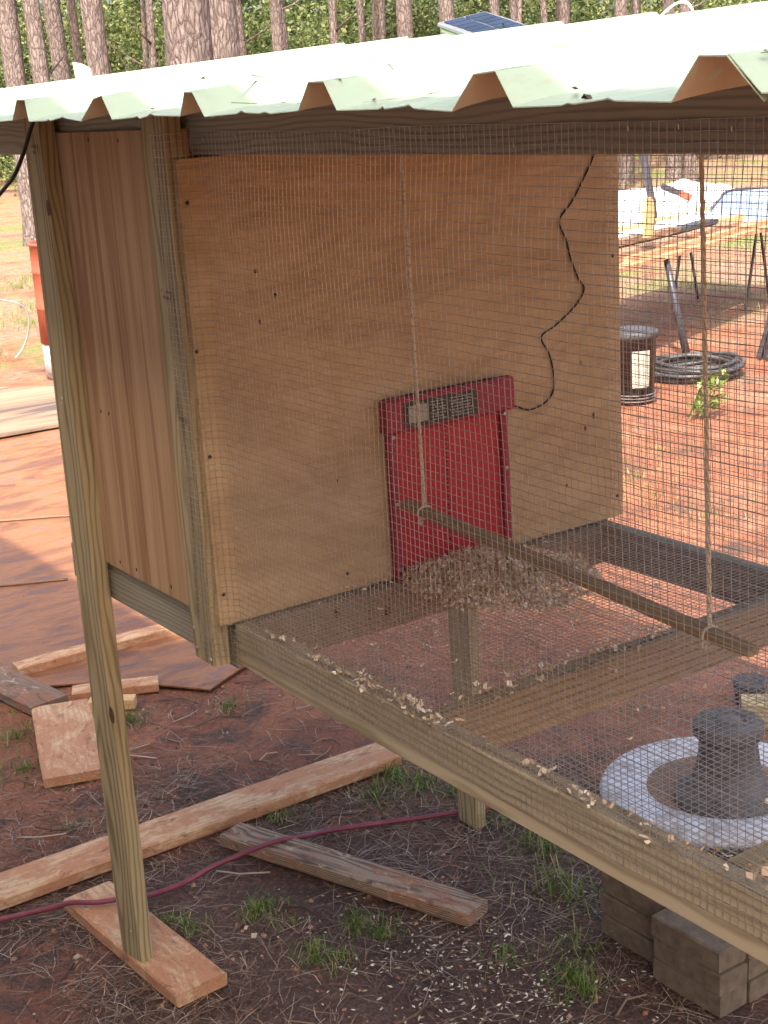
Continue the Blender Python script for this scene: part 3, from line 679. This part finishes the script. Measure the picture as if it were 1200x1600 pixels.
# muddy sheet and old plywood at the left
def flat_sheet(name, outline, z, t, mat, label, cat, amp):
    bm = bmesh.new(); vs_ = [bm.verts.new((x, y, z)) for x, y in outline]; fc = bm.faces.new(vs_)
    bmesh.ops.triangulate(bm, faces=[fc]); bmesh.ops.subdivide_edges(bm, edges=bm.edges[:], cuts=6, use_grid_fill=True)
    for q in bm.verts: q.co.z += amp * noise.noise(Vector((q.co.x * 1.3, q.co.y * 1.3, 2)))
    ex = bmesh.ops.extrude_face_region(bm, geom=bm.faces[:]); 
    for q in ex['geom']:
        if isinstance(q, bmesh.types.BMVert): q.co.z += t
    bmesh.ops.recalc_face_normals(bm, faces=bm.faces[:]); me = bpy.data.meshes.new(name); bm.to_mesh(me); bm.free()
    return tag(link(name, me, mat), label, cat)
flat_sheet('muddy_sheet', [(-6.75, -1.2), (-2.9, -.2), (-2.62, .35), (-2.35, .75), (-2.03, .98), (-2.16, 1.22), (-2.2, 2.6), (-6.75, 3.2)], .009, .006, 'mud', 'large mud stained orange sheet lying flat behind left leg', 'sheet', .006)
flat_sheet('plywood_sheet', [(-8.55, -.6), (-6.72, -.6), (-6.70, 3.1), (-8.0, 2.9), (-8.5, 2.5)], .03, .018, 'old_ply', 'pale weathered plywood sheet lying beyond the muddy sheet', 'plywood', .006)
for i, (pts, lab) in enumerate((([(-5.1, .9, .02), (-4.8, 1.2, .022), (-4.62, 1.5, .022), (-4.4, 1.75, .02)], 'thin dark twig on sunlit part of the muddy sheet'), ([(-3.9, .55, .02), (-3.75, .8, .022), (-3.6, 1.1, .021)], 'thin dark twig on shaded part of the muddy sheet'))):
    tag(tube('twig', pts, .006, 'straw', n=6), lab, 'twig')

# drum, white block, pole hose at the far left
dm_ = thing('steel_drum', (-8.66, 3.36, 0), 'orange red drum standing on a white base behind left leg', 'drum')
DC = (-8.66, 3.36, 0)
lathe('drum_wall', [(.27, .28), (.285, .28), (.285, .55), (.295, .56), (.285, .575), (.285, .83), (.295, .84), (.285, .855), (.285, 1.045), (.297, 1.05), (.297, 1.07), (.27, 1.07), (.265, .9), (0, .88)], 'drum', dm_, 36, DC)
lathe('base_band', [(0, 0), (.275, 0), (.275, .282), (0, .284)], 'dirty_white', dm_, 36, DC)
tag(tube('white_pipe', [(-9.9, 3.0, .57), (-9.858, 3.198, .526), (-9.805, 3.344, .473), (-9.782, 3.404, .384), (-9.789, 3.385, .219), (-9.813, 3.321, .08), (-9.837, 3.257, .01)], .009, 'alu', n=6), 'thin pale hose looping over the grass at left edge', 'hose')

# ================================================================== BEYOND THE RUN (right)
bk = thing('bucket', (-4.32, 5.42, 0), 'dark bucket with pale label panel behind the plywood edge', 'bucket')
BC = (-4.43, 5.40, 0)
lathe('bucket_wall', [(0, .005), (.125, .005), (.13, .0), (.15, .455), (.154, .455)], 'grey', bk, 32, BC)
lathe('lid', [(.153, .43), (.160, .43), (.162, .47), (.152, .482), (.142, .472), (0, .47)], 'grey', bk, 32, BC)
lp = []
a0 = math.atan2(CAM.y - BC[1], CAM.x - BC[0])
for zz, rr in ((.12, .138), (.36, .148)):
    for k in range(9): q = a0 - .05 + k * .105; lp.append((BC[0] + rr * math.cos(q), BC[1] + rr * math.sin(q), zz))
mesh('label_panel', lp, [(k, k + 1, k + 10, k + 9) for k in range(8)], 'beige', bk, smooth=True)
for z_ in (.03, .05, .07): v, f = tube_data([(BC[0] + .142 * math.cos(i * .262), BC[1] + .142 * math.sin(i * .262), z_) for i in range(24)], .004, 5, True); mesh('wire_band', v, f, 'alu', bk)

P = []
rc = random.Random(9)
for k in range(13):
    c = Vector((-4.72 + rc.gauss(0, .015), 6.28 + rc.gauss(0, .02), .03 + .022 * (k // 3))); r_ = .30 + rc.uniform(-.06, .035)
    P.append(tube_data([c + Vector((r_ * math.cos(i * .2618) * 1.0, r_ * math.sin(i * .2618) * 1.05, .012 * math.sin(i * .52 + k))) for i in range(24)], .014, 6, True))
v, f = join(P); tag(mesh('hose_coil', v, f, 'coil', smooth=True), 'coil of dark weathered hose lying beside the bucket', 'hose coil')
tag(tube('leaning_pipe', [(-5.24, 6.74, .0), (-5.31, 6.70, .36), (-5.38, 6.66, .76)], [.03, .028, .022], 'pipe', n=10, k=0), 'dark pipe leaning against the lumber table above the hose coil', 'pipe')
tag(tube('upright_pipe', [(-6.12, 7.28, .95), (-6.136, 7.27, 1.097), (-6.156, 7.249, 1.257), (-6.179, 7.226, 1.432), (-6.22, 7.19, 1.66)], .03, 'pipe', n=10, k=0), 'dark grey pipe rising from the lumber pile behind the table', 'pipe')
P = []
for k in range(34):
    b = Vector((-4.86 + rc.uniform(-.03, .14), 7.03 + rc.uniform(-.02, .42), .0)); t = Vector((-4.66 + rc.gauss(0, .025), 7.17 + rc.gauss(0, .03), .85 + rc.uniform(-.1, .2)))
    P.append(tube_data([b, b.lerp(t, .5) + Vector((rc.gauss(0, .012), rc.gauss(0, .012), 0)), t], .009, 5))
v, f = join(P); tag(mesh('rod_bundle', v, f, 'pipe'), 'leaning bundle of dark rods at right edge beyond the run', 'rods')

# work table of boards on saw horses with white sheeting
A = Vector((-5.16, 5.98, 0)); B = Vector((-6.55, 9.9, 0)); ab = (B - A).normalized(); bk_ = Vector((-ab.y, ab.x, 0)); bk_ = bk_ if bk_.x < 0 else -bk_
wt = thing('work_table', A + ab * 1.5 + bk_ * .5, 'makeshift board table on saw horses beyond the run', 'table')
def onT(s, d, z): p = A + ab * s + bk_ * d; return (p.x, p.y, z)
for k in range(4): beam('table_board', onT(-.55, .07 + k * .30, .76), onT(3.8, .07 + k * .30, .76), .26, .035, 'clay_pine', wt)
for s_ in (-.5, 3.3):
    h_ = beam('saw_horse_beam', onT(s_, .02, .70), onT(s_, 1.1, .70), .06, .08, 'yellow', wt)
    for d in (.3, 1.0):
        for e in (-.28, .28): beam('leg', onT(s_ + e, d, 0), onT(s_ + e * .15, d, .67), .022, .022, 'pipe', wt)
def tboard(s0, s1, d, z, w, h, mat, label, d1=None): return tag(beam('board', onT(s0, d, z), onT(s1, d if d1 is None else d1, z), w, h, mat, jit=.002), label, 'board')
tboard(-.4, 2.3, .16, .815, .19, .07, 'weathered', 'grey topped beam lying along the front of the table')
tboard(-.5, 1.0, .40, .80, .16, .04, 'new_pine', 'pale yellow board in the middle of the table')
tboard(1.4, 3.7, .34, .82, .20, .08, 'new_pine', 'pale yellow board lying at the right end of the table')
def drape(name, s0, s1, d0, d1, z, amp, mat, label, seed):
    V, F = [], []; n1, n2 = 26, 12
    for i in range(n1 + 1):
        for j in range(n2 + 1):
            s_ = s0 + (s1 - s0) * i / n1; d = d0 + (d1 - d0) * j / n2 + .06 * noise.noise(Vector((s_ * 2, seed, 0)))
            zz = z + amp * noise.noise(Vector((s_ * 1.6, d * 4, seed))) + amp * .4 * noise.noise(Vector((s_ * 6, d * 9, seed))) + .12 * (j / n2) ** .7 - (.05 if j == 0 else 0)
            V.append(onT(s_, d, zz))
    o = (n2 + 1)
    for i in range(n1):
        for j in range(n2): F.append((i * o + j, (i + 1) * o + j, (i + 1) * o + j + 1, i * o + j + 1))
    N0 = len(V); V += [(x, y, z_ - .012) for x, y, z_ in V]; F += [tuple(N0 + q for q in reversed(fc)) for fc in F]
    for i in range(n1): F.append((i * o, N0 + i * o, N0 + (i + 1) * o, (i + 1) * o)); 
    return tag(mesh(name, V, F, mat, smooth=True), label, 'sheeting')
drape('plastic_sheeting', -.6, 3.9, .30, .80, .845, .028, 'tarp', 'crumpled white plastic sheeting spread over the table of lumber', 1)
drape('plastic_sheeting', -.5, 3.9, .62, 1.3, .955, .045, 'tarp', 'second fold of white sheeting heaped at the back of the table', 4)
tboard(-.5, 1.35, .27, .885, .10, .045, 'clay_pine_dark', 'dark brown board on top of the grey beam on the table', .20)
tboard(.2, 3.8, .06, .795, .11, .04, 'clay_pine', 'long reddish board along the front edge of the table')
tboard(1.2, 2.1, .22, .875, .12, .035, 'pipe', 'short dark metal strip lying on the table boards')
tboard(-.55, 2.9, .52, .905, .16, .03, 'new_pine', 'pale board half buried in the white sheeting', .60)
ur = Vector((-5.30, 6.43, 0))
bm = bmesh.new(); vs_ = []
for q in [(-.06, 0), (.06, 0), (.06, .19), (.05, .25), (.02, .28), (-.02, .28), (-.05, .25), (-.06, .19)]: vs_.append(bm.verts.new((ur.x + ab.x * q[0], ur.y + ab.y * q[0], .925 + q[1])))
fc = bm.faces.new(vs_); ex = bmesh.ops.extrude_face_region(bm, geom=[fc])
for q in ex['geom']:
    if isinstance(q, bmesh.types.BMVert): q.co += bk_ * .035
bmesh.ops.recalc_face_normals(bm, faces=bm.faces[:]); me = bpy.data.meshes.new('upright_board'); bm.to_mesh(me); bm.free()
tag(link('upright_board', me, 'new_pine'), 'short yellow board with rounded top standing upright on the table', 'board')
hm = thing('hammer', onT(.9, .8, 1.05), 'black handled tool with orange grip lying on white sheeting', 'tool')
beam('handle', (-5.589, 6.827, 1.251), (-5.492, 6.922, 1.189), .04, .045, 'pipe', hm); beam('grip', (-5.492, 6.922, 1.189), (-5.432, 6.98, 1.150), .045, .05, 'drum', hm)
# unidentified blue plastic panel propped on edge at the back of the table
ch = thing('plastic_panel', (-6.35, 8.5, .8), 'blue grey rounded plastic panel standing on edge behind white sheeting', 'tub')
cc = Vector((-6.22, 8.62, 0)); cr_ = Vector((.575, .818, 0)); cf_ = Vector((.818, -.575, 0))
def cpt(a, b, z): p = cc + cr_ * a + cf_ * b; return (p.x, p.y, z)
V, F = [], []
for j in range(9):
    for i in range(9):
        a = (i / 8 - .5) * 2; h = j / 8; wd = .40 * (1 - .30 * max(0, h - .5) / .5 * abs(a)); V.append(cpt(a * wd, -.04 * (1 - a * a) - .10 * h, .79 + .275 * h * (1 - .10 * abs(a) ** 4)))
F = [(j * 9 + i, j * 9 + i + 1, j * 9 + i + 10, j * 9 + i + 9) for j in range(8) for i in range(8)]
rim_i = [j * 9 for j in range(9)] + [72 + i for i in range(1, 9)] + [j * 9 + 8 for j in range(7, -1, -1)]
N0 = len(V); rim_p = [V[i] for i in rim_i]; V += [(x - cf_.x * .012, y - cf_.y * .012, z) for x, y, z in V]; F += [tuple(N0 + q for q in reversed(fc)) for fc in F]
mesh('shell', V, F, 'blue', ch, smooth=True); tube('rim', rim_p, .011, 'pipe', ch, 8, 2)
tag(beam('fallen_pole', (-5.9, 8.6, .35), (-5.3, 8.0, .02), .03, .03, 'alu', jit=0), 'thin pale metal pole leaning by table legs at right', 'pole')

# ================================================================== VEGETATION
def leaf(c, s, rnd, asp=.5):
    t = Vector((rnd.gauss(0, 1), rnd.gauss(0, 1), rnd.gauss(0, .8))).normalized(); q = t.cross(Vector((rnd.gauss(0, 1), rnd.gauss(0, 1), rnd.gauss(0, 1)))).normalized(); c = Vector(c)
    return [c - t * s / 2, c + q * s * asp / 2, c + t * s / 2, c - q * s * asp / 2], [(0, 1, 2, 3)]
def shrub_mesh(seed, H, Wd, n, s):
    rnd = random.Random(seed); P = []; cl = [(Vector((rnd.gauss(0, Wd * .42), rnd.gauss(0, Wd * .42), H * rnd.uniform(.08, 1) ** .9)), rnd.uniform(.16, .42) * Wd) for _ in range(26)]
    for _ in range(n):
        c, r_ = rnd.choice(cl); d = Vector((rnd.gauss(0, 1), rnd.gauss(0, 1), rnd.gauss(0, .8))); d = d.normalized() * r_ * rnd.random() ** .45; p = c + d; p.z = max(.02, p.z); P.append(leaf(p, s * rnd.uniform(.6, 1.4), rnd))
    me = bpy.data.meshes.new('foliage'); v, f = join(P); me.from_pydata(v, [], f); me.materials.append(M['leaf']); 
    st = [tube_data([(0, 0, 0), tuple(c * .5 + Vector((0, 0, c.z * .1))), tuple(c)], [.03, .018, .006], 5) for c, r_ in cl[:12]]
    v, f = join(st); m2 = bpy.data.meshes.new('stem'); m2.from_pydata(v, [], f); m2.materials.append(M['bark']); return me, m2
SV = [shrub_mesh(20 + k, h, w, n, s) for k, (h, w, n, s) in enumerate(((2.6, 1.7, 4200, .10), (3.6, 2.0, 5200, .11), (1.6, 1.4, 2200, .10), (5.0, 2.3, 6000, .12)))]
rv_ = random.Random(31)
fdir = Vector((fw.x, fw.y, 0)).normalized(); rdir = Vector((rt.x, rt.y, 0))
cnt = 0
for Z in (36, 41, 46):
    half = Z * .32
    n = int(half * 2 / 2.6)
    for i in range(n):
        a = -half + (i + rv_.random()) * half * 2 / n; p = CAM + fdir * (Z + rv_.uniform(-2, 2)) + rdir * a; k = rv_.choice((0, 1, 1, 3, 3))
        o = thing('shrub', (p.x, p.y, -.03), 'leafy green undergrowth shrub among the pine trunks behind the roof', 'shrub', 'undergrowth shrubs in the pine wood')
        o.rotation_euler.z = rv_.uniform(0, 6.28); sc = rv_.uniform(.8, 1.25); o.scale = (sc, sc, sc)
        for me_, nm in zip(SV[k], ('foliage', 'stem')): c = bpy.data.objects.new(nm, me_); col.objects.link(c); c.parent = o
# the wood beyond reads as one mass
P = []
for k in range(42000):
    Z = rv_.uniform(48, 66); a = rv_.uniform(-.36, .36) * Z; p = CAM + fdir * Z + rdir * a; h = 9.5 * rv_.random() ** 1.1
    if noise.noise(Vector((a * .35, h * .6, Z * .08))) < -.22: continue
    P.append(leaf((p.x, p.y, h), rv_.uniform(.25, .55), rv_, .6))
v, f = join(P); tag(mesh('far_wood', v, f, 'leaf_far'), 'dense far green wood behind the pine trunks', 'wood', kind='stuff')

# pines
TREES = [(-20.57, 7.75, .36), (-20.31, 8.12, .3), (-23.11, 9.69, .34), (-17.49, 7.77, .34), (-39.52, 17.2, .3), (-50.99, 24.59, .22), (-41.1, 20.17, .26), (-8.31, 4.41, .4), (-11.91, 6.78, .34), (-36.11, 20.9, .24), (-28.51, 17.3, .3), (-25.56, 15.82, .3), (-37.75, 24.99, .28), (-40.26, 27.83, .28), (-23.92, 16.92, .32), (-29.33, 21.37, .26), (-19.79, 14.87, .32), (-19.36, 15.48, .32), (-28.57, 24.2, .3), (-42.81, 36.35, .22), (-34.45, 29.72, .26), (-40.51, 36.27, .26), (-20.72, 19.28, .32), (-23.22, 23.0, .32), (-26.74, 26.84, .3), (-42.54, 43.26, .26), (-23.97, 25.74, .34), (-27.67, 30.16, .32)]
ORD = 'first second third fourth fifth sixth seventh eighth ninth tenth eleventh twelfth thirteenth fourteenth fifteenth sixteenth seventeenth eighteenth nineteenth twentieth twenty-first twenty-second twenty-third twenty-fourth twenty-fifth twenty-sixth twenty-seventh twenty-eighth'.split()
def trunk_mesh(seed, d, H=11):
    rnd = random.Random(seed); n = 40; rings = 90; V, F = [], []; bx, by = rnd.uniform(-.012, .012), rnd.uniform(-.012, .012)
    for j in range(rings + 1):
        t = j / rings; z = H * t ** 1.25; r0 = d / 2 * (1 - .035 * z) * (1 + .35 * math.exp(-z * 3.2)); ox = bx * z + .02 * math.sin(z * .7 + seed); oy = by * z + .02 * math.cos(z * .6 + seed)
        for k in range(n):
            q = 2 * math.pi * k / n; nn = noise.noise(Vector((math.cos(q) * 2.2 * d / .3, math.sin(q) * 2.2 * d / .3, z * 1.5 + seed))); n3 = noise.noise(Vector((math.cos(q) * 6, math.sin(q) * 6, z * 4 + seed)))
            rr = r0 * (1 + .05 * nn + .055 * n3); V.append((ox + rr * math.cos(q), oy + rr * math.sin(q), z))
    for j in range(rings):
        for k in range(n): F.append((j * n + k, j * n + (k + 1) % n, (j + 1) * n + (k + 1) % n, (j + 1) * n + k))
    parts = [(V, F)]
    for k in range(7):
        z = rnd.uniform(2.2, H * .9); a = rnd.uniform(0, 6.28); L = rnd.uniform(.25, .9); dd = Vector((math.cos(a), math.sin(a), rnd.uniform(-.1, .5))); c = Vector((bx * z, by * z, z))
        parts.append(tube_data([c, c + dd * L * .5, c + dd * L + Vector((0, 0, .08))], [.028, .018, .008], 5))
    me = bpy.data.meshes.new('trunk'); v, f = join(parts); me.from_pydata(v, [], f); me.polygons.foreach_set('use_smooth', [True] * len(me.polygons)); me.materials.append(M['bark']); return me
def crown_mesh(seed):
    rnd = random.Random(seed); P = []
    for b in range(16):
        z = rnd.uniform(8.5, 14); a = rnd.uniform(0, 6.28); L = (14.8 - z) * .35 + .4
        c = Vector((math.cos(a) * L, math.sin(a) * L, z + L * .25)); P.append(tube_data([(0, 0, z), tuple(c * .6 + Vector((0, 0, z * .4))), tuple(c)], [.05, .03, .012], 4))
        for k in range(75): P.append(leaf(c + Vector((rnd.gauss(0, .35), rnd.gauss(0, .35), rnd.gauss(0, .22))), rnd.uniform(.18, .34), rnd, .09))
    P.append(tube_data([(0, 0, 10.4), (.05, 0, 12.5), (0, .05, 14.6)], [.13, .08, .02], 6))
    me = bpy.data.meshes.new('crown'); v, f = join(P); me.from_pydata(v, [], f); me.materials.append(M['needle_leaf']); return me
CR = [crown_mesh(3), crown_mesh(4)]
TM = {}
for i, (x, y, d) in enumerate(TREES):
    D = math.hypot(x - CAM.x, y - CAM.y)
    if D > 33: k = (26 + (i * 37 % 70) / 10) / D; TREES[i] = (CAM.x + (x - CAM.x) * k, CAM.y + (y - CAM.y) * k, d * k)
order = sorted(range(len(TREES)), key=lambda i: (Vector((TREES[i][0], TREES[i][1], 2.3)) - CAM).dot(rdir) / (Vector((TREES[i][0], TREES[i][1], 2.3)) - CAM).dot(fdir))
for rank, i in enumerate(order):
    x, y, d = TREES[i]; far = math.hypot(x - CAM.x, y - CAM.y); w = d / far
    look = 'broad pale' if w > .018 else 'stout grey brown' if w > .0105 else 'slender' if w > .0065 else 'thin distant'
    o = thing('pine_tree', (x, y, -.05), '%s pine trunk, %s from the left above the roof' % (look, ORD[rank]), 'pine tree', 'pines standing behind the coop')
    o.rotation_euler = (.05 * math.sin(i * 5.3) * (0 if i in (0, 7, 8) else 1), .05 * math.sin(i * 3.1) * (0 if i in (0, 7, 8) else 1), i * 1.7)
    key = (round(d, 2), i % 3)
    if key not in TM: TM[key] = trunk_mesh(i + 1, d)
    for me_, nm in ((TM[key], 'trunk'), (CR[i % 2], 'crown')): c = bpy.data.objects.new(nm, me_); col.objects.link(c); c.parent = o

# grass
def blades(P, c, n, h, spread, rnd):
    for _ in range(n):
        a = rnd.uniform(0, 6.28); r_ = abs(rnd.gauss(0, spread)); b = Vector((c[0] + r_ * math.cos(a), c[1] + r_ * math.sin(a), gz(c[0], c[1]) - .002)); L = h * rnd.uniform(.45, 1.2); le = rnd.uniform(.25, 1.5); q = rnd.uniform(0, 6.28)
        d = Vector((math.cos(q), math.sin(q), 0)); s = Vector((-d.y, d.x, 0)) * (.0010 + .0005 * h / .06); m_ = b + d * L * le * .4 + Vector((0, 0, L * .65)); t = b + d * L * le + Vector((0, 0, L * max(.12, .95 - .6 * le)))
        P.append(([b - s, b + s, m_ + s * .8, m_ - s * .8, t], [(0, 1, 2, 3), (3, 2, 4)]))
rg = random.Random(41); P = []
for (x, y), n, h, sp__ in [((-2.15, .30), 60, .07, .07), ((-2.36, .30), 45, .06, .06), ((-1.90, .22), 55, .06, .08), ((-2.0, .66), 40, .07, .035), ((-1.87, .97), 40, .05, .04), ((-1.42, .19), 18, .05, .05), ((-.70, .19), 45, .05, .04), ((-.75, .165), 30, .04, .03), ((-.645, .37), 70, .05, .035), ((-.67, .41), 40, .045, .03), ((-.384, .384), 55, .055, .03), ((-.32, .41), 40, .05, .03), ((-.342, .566), 60, .05, .03), ((-.41, .533), 60, .05, .03), ((-.45, .56), 30, .04, .03), ((-1.034, 1.096), 60, .07, .04), ((-.968, .978), 50, .07, .05), ((-.946, 1.13), 50, .07, .05), ((-.844, 1.15), 45, .06, .05), ((-1.04, .684), 40, .05, .05), ((-.473, 1.162), 60, .09, .06), ((-.395, 1.142), 70, .10, .06), ((-.577, 1.155), 50, .08, .05), ((-.246, 1.057), 60, .10, .06), ((.0, .90), 50, .08, .04), ((.10, .80), 60, .07, .04), ((.16, .79), 40, .07, .04), ((-.166, 1.03), 60, .10, .06), ((-.05, .72), 30, .05, .05), ((-.55, .42), 25, .04, .05), ((-3.1, 4.1), 60, .07, .2), ((-2.7, 3.9), 60, .06, .2), ((-2.3, 3.8), 50, .06, .2), ((-1.9, 2.5), 60, .06, .12), ((-1.5, 1.9), 40, .05, .1), ((-.9, 2.0), 50, .06, .1), ((-3.4, 4.6), 80, .06, .3)]:
    blades(P, (x, y), int(n * (1.5 if h < .075 else .6)), h * .85, sp__ * 1.15, rg)
for k in range(330):
    if k % 3: x, y = rg.uniform(-16, -9.5), rg.uniform(2.6, 6.2)
    else: x, y = rg.uniform(-13, -6.5), rg.uniform(8.5, 15)
    if noise.noise(Vector((x * .6, y * .6, 8))) > -.05: blades(P, (x, y), 26, .12, .16, rg)
v, f = join(P); tag(mesh('grass', v, f, 'grass'), 'sparse green grass tufts growing through the red clay', 'grass', kind='stuff')
# weed sprig by the coil
wd = thing('weed', (-3.8, 5.36, 0), 'leafy pale green weed growing beside the hose coil', 'weed')
P = []; S2 = []
for k in range(7):
    b = Vector((-3.83 + rg.uniform(-.04, .04), 5.33 + rg.uniform(-.05, .06), 0)); t = b + Vector((rg.uniform(-.02, .18), rg.uniform(-.04, .2), rg.uniform(.08, .3))); S2.append(tube_data([b, b.lerp(t, .5) + Vector((0, 0, .04)), t], .004, 5))
    for j in range(14): P.append(leaf(b.lerp(t, .25 + .75 * j / 13) + Vector((rg.gauss(0, .03), rg.gauss(0, .03), rg.gauss(.02, .02))), .06, rg, .55))
v, f = join(P); mesh('leaves', v, f, 'grass', wd); v, f = join(S2); mesh('stem', v, f, 'grass', wd)

# bits of straw that have dropped on the roof
rr_ = random.Random(61); P = []
for k in range(90):
    x, y = rr_.uniform(-.2, 1.7), -.24 + abs(rr_.gauss(0, .25)); a = rr_.uniform(0, 6.28); L = rr_.uniform(.015, .09); z = PZ(y, x) + .007
    rel = (x - .597 + .1533) % .3065 - .1533
    if abs(rel) < .055: z += .026
    p0 = Vector((x, y, z)); p1 = p0 + Vector((math.cos(a), math.sin(a) , .05)) * L; s_ = Vector((-math.sin(a), math.cos(a), .2)) * rr_.uniform(.0006, .002); P.append(([p0 - s_, p0 + s_, p1 + s_, p1 - s_], [(0, 1, 2, 3)]))
for x, y in ((.42, -.22), (.75, -.2), (1.34, -.23)): P.append(flake((x, y, PZ(y, x) + .006), .014, rr_, .2))
v, f = join(P); tag(mesh('roof_straw', v, f, 'straw'), 'few dry needles and leaf bits lying on the pale roof', 'pine needles', kind='stuff')
# soil crumbs
P = []
for k in range(5200):
    x, y = rr_.uniform(-2.4, .6), rr_.uniform(-.3, 1.7)
    if noise.noise(Vector((x * 2.3, y * 2.3, 12))) < rr_.uniform(-.5, .35): continue
    c = Vector((x, y, gz(x, y) + .001)); r_ = abs(rr_.gauss(0, .0035)) + .0015; e = [c + Vector((rr_.uniform(.5, 1.3) * math.cos(q), rr_.uniform(.5, 1.3) * math.sin(q), rr_.uniform(-.2, .3))) * r_ for q in (0, 1.26, 2.5, 3.77, 5.03)] + [c + Vector((0, 0, r_ * rr_.uniform(.5, 1.1)))]
    P.append((e, [(i, (i + 1) % 5, 5) for i in range(5)]))
v, f = join(P); tag(mesh('soil_crumbs', v, f, 'crumb'), 'crumbs of red clay and mulch strewn over the ground', 'soil', kind='stuff')
# fallen pine needles, twigs and pale grain
rn = random.Random(51); P = []
for k in range(30000):
    x, y = rn.uniform(-3.4, .7), rn.uniform(-.35, 2.6)
    if k > 15000: x, y = rn.uniform(-1.6, .6), rn.uniform(-.2, 1.5)
    if k > 28000: x, y = rn.uniform(-5.5, -1.5), rn.uniform(2.6, 5.4)
    if noise.noise(Vector((x * 1.4, y * 1.4, 2))) + .5 * noise.noise(Vector((x * 5, y * 5, 6))) < rn.uniform(-.5, .25): continue
    if x < -2.1 and y < 2.5 and rn.random() < .93: continue
    L = rn.uniform(.05, .13); a = rn.uniform(0, 6.28); b = a + rn.gauss(0, .35); z = gz(x, y) + rn.uniform(.001, .007); w = rn.uniform(.0006, .0011)
    p0 = Vector((x, y, z)); p1 = p0 + Vector((math.cos(a), math.sin(a), 0)) * L * .5 + Vector((0, 0, rn.uniform(0, .006))); p2 = p1 + Vector((math.cos(b), math.sin(b), 0)) * L * .5; p2.z = gz(p2.x, p2.y) + rn.uniform(.001, .006)
    s = Vector((-math.sin(a), math.cos(a), 0)) * w; P.append(([p0 - s, p0 + s, p1 + s, p1 - s, p2 + s * .5, p2 - s * .5], [(0, 1, 2, 3), (3, 2, 4, 5)]))
v, f = join(P); tag(mesh('pine_straw', v, f, 'straw'), 'fallen brown pine needles scattered over the red clay', 'pine needles', kind='stuff')
P = []
for k in range(620):
    x, y = rn.gauss(-.02, .16), rn.gauss(.62, .14)
    if k > 480: x, y = rn.uniform(-.6, .2), rn.uniform(.35, 1.1)
    s = rn.uniform(.003, .0085); a = rn.uniform(0, 6.28); z = gz(x, y) + rn.uniform(.003, .007); t = Vector((math.cos(a), math.sin(a), rn.uniform(-.3, .3))); q = Vector((-t.y, t.x, rn.uniform(-.3, .3))) * .45; c = Vector((x, y, z)); n_ = Vector((0, 0, .3)); e = [c + t * s, c + q * s, c - t * s, c - q * s, c + n_ * s, c - n_ * s]
    P.append((e, [(0, 1, 4), (1, 2, 4), (2, 3, 4), (3, 0, 4), (1, 0, 5), (2, 1, 5), (3, 2, 5), (0, 3, 5)]))
v, f = join(P); tag(mesh('spilled_grain', v, f, 'seed'), 'pale grain spilled on dark ground in front of the bricks', 'grain', kind='stuff')
P = []
for k in range(120):
    x, y = rn.uniform(-2.2, .5), rn.uniform(-.2, 1.4); L = rn.uniform(.03, .16); a = rn.uniform(0, 6.28); z = gz(x, y) + .005
    pts = [(x, y, z), (x + math.cos(a) * L * .5, y + math.sin(a) * L * .5, z + .006), (x + math.cos(a + .3) * L, y + math.sin(a + .3) * L, z)]
    P.append(tube_data(pts, rn.uniform(.0012, .003), 5))
for x, y in ((-.88, .02), (-.77, .0), (-.46, -.02), (-.55, .31), (-.3, .28), (-.62, .30), (-.2, .1), (-.75, -.08)):
    P.append(flake((x, y, .008), .024, rn, .2)); P.append(flake((x + .03, y + .01, .008), .016, rn, .2))
v, f = join(P); tag(mesh('twig_litter', v, f, 'straw'), 'small twigs and chips littering the ground by the planks', 'twigs', kind='stuff')
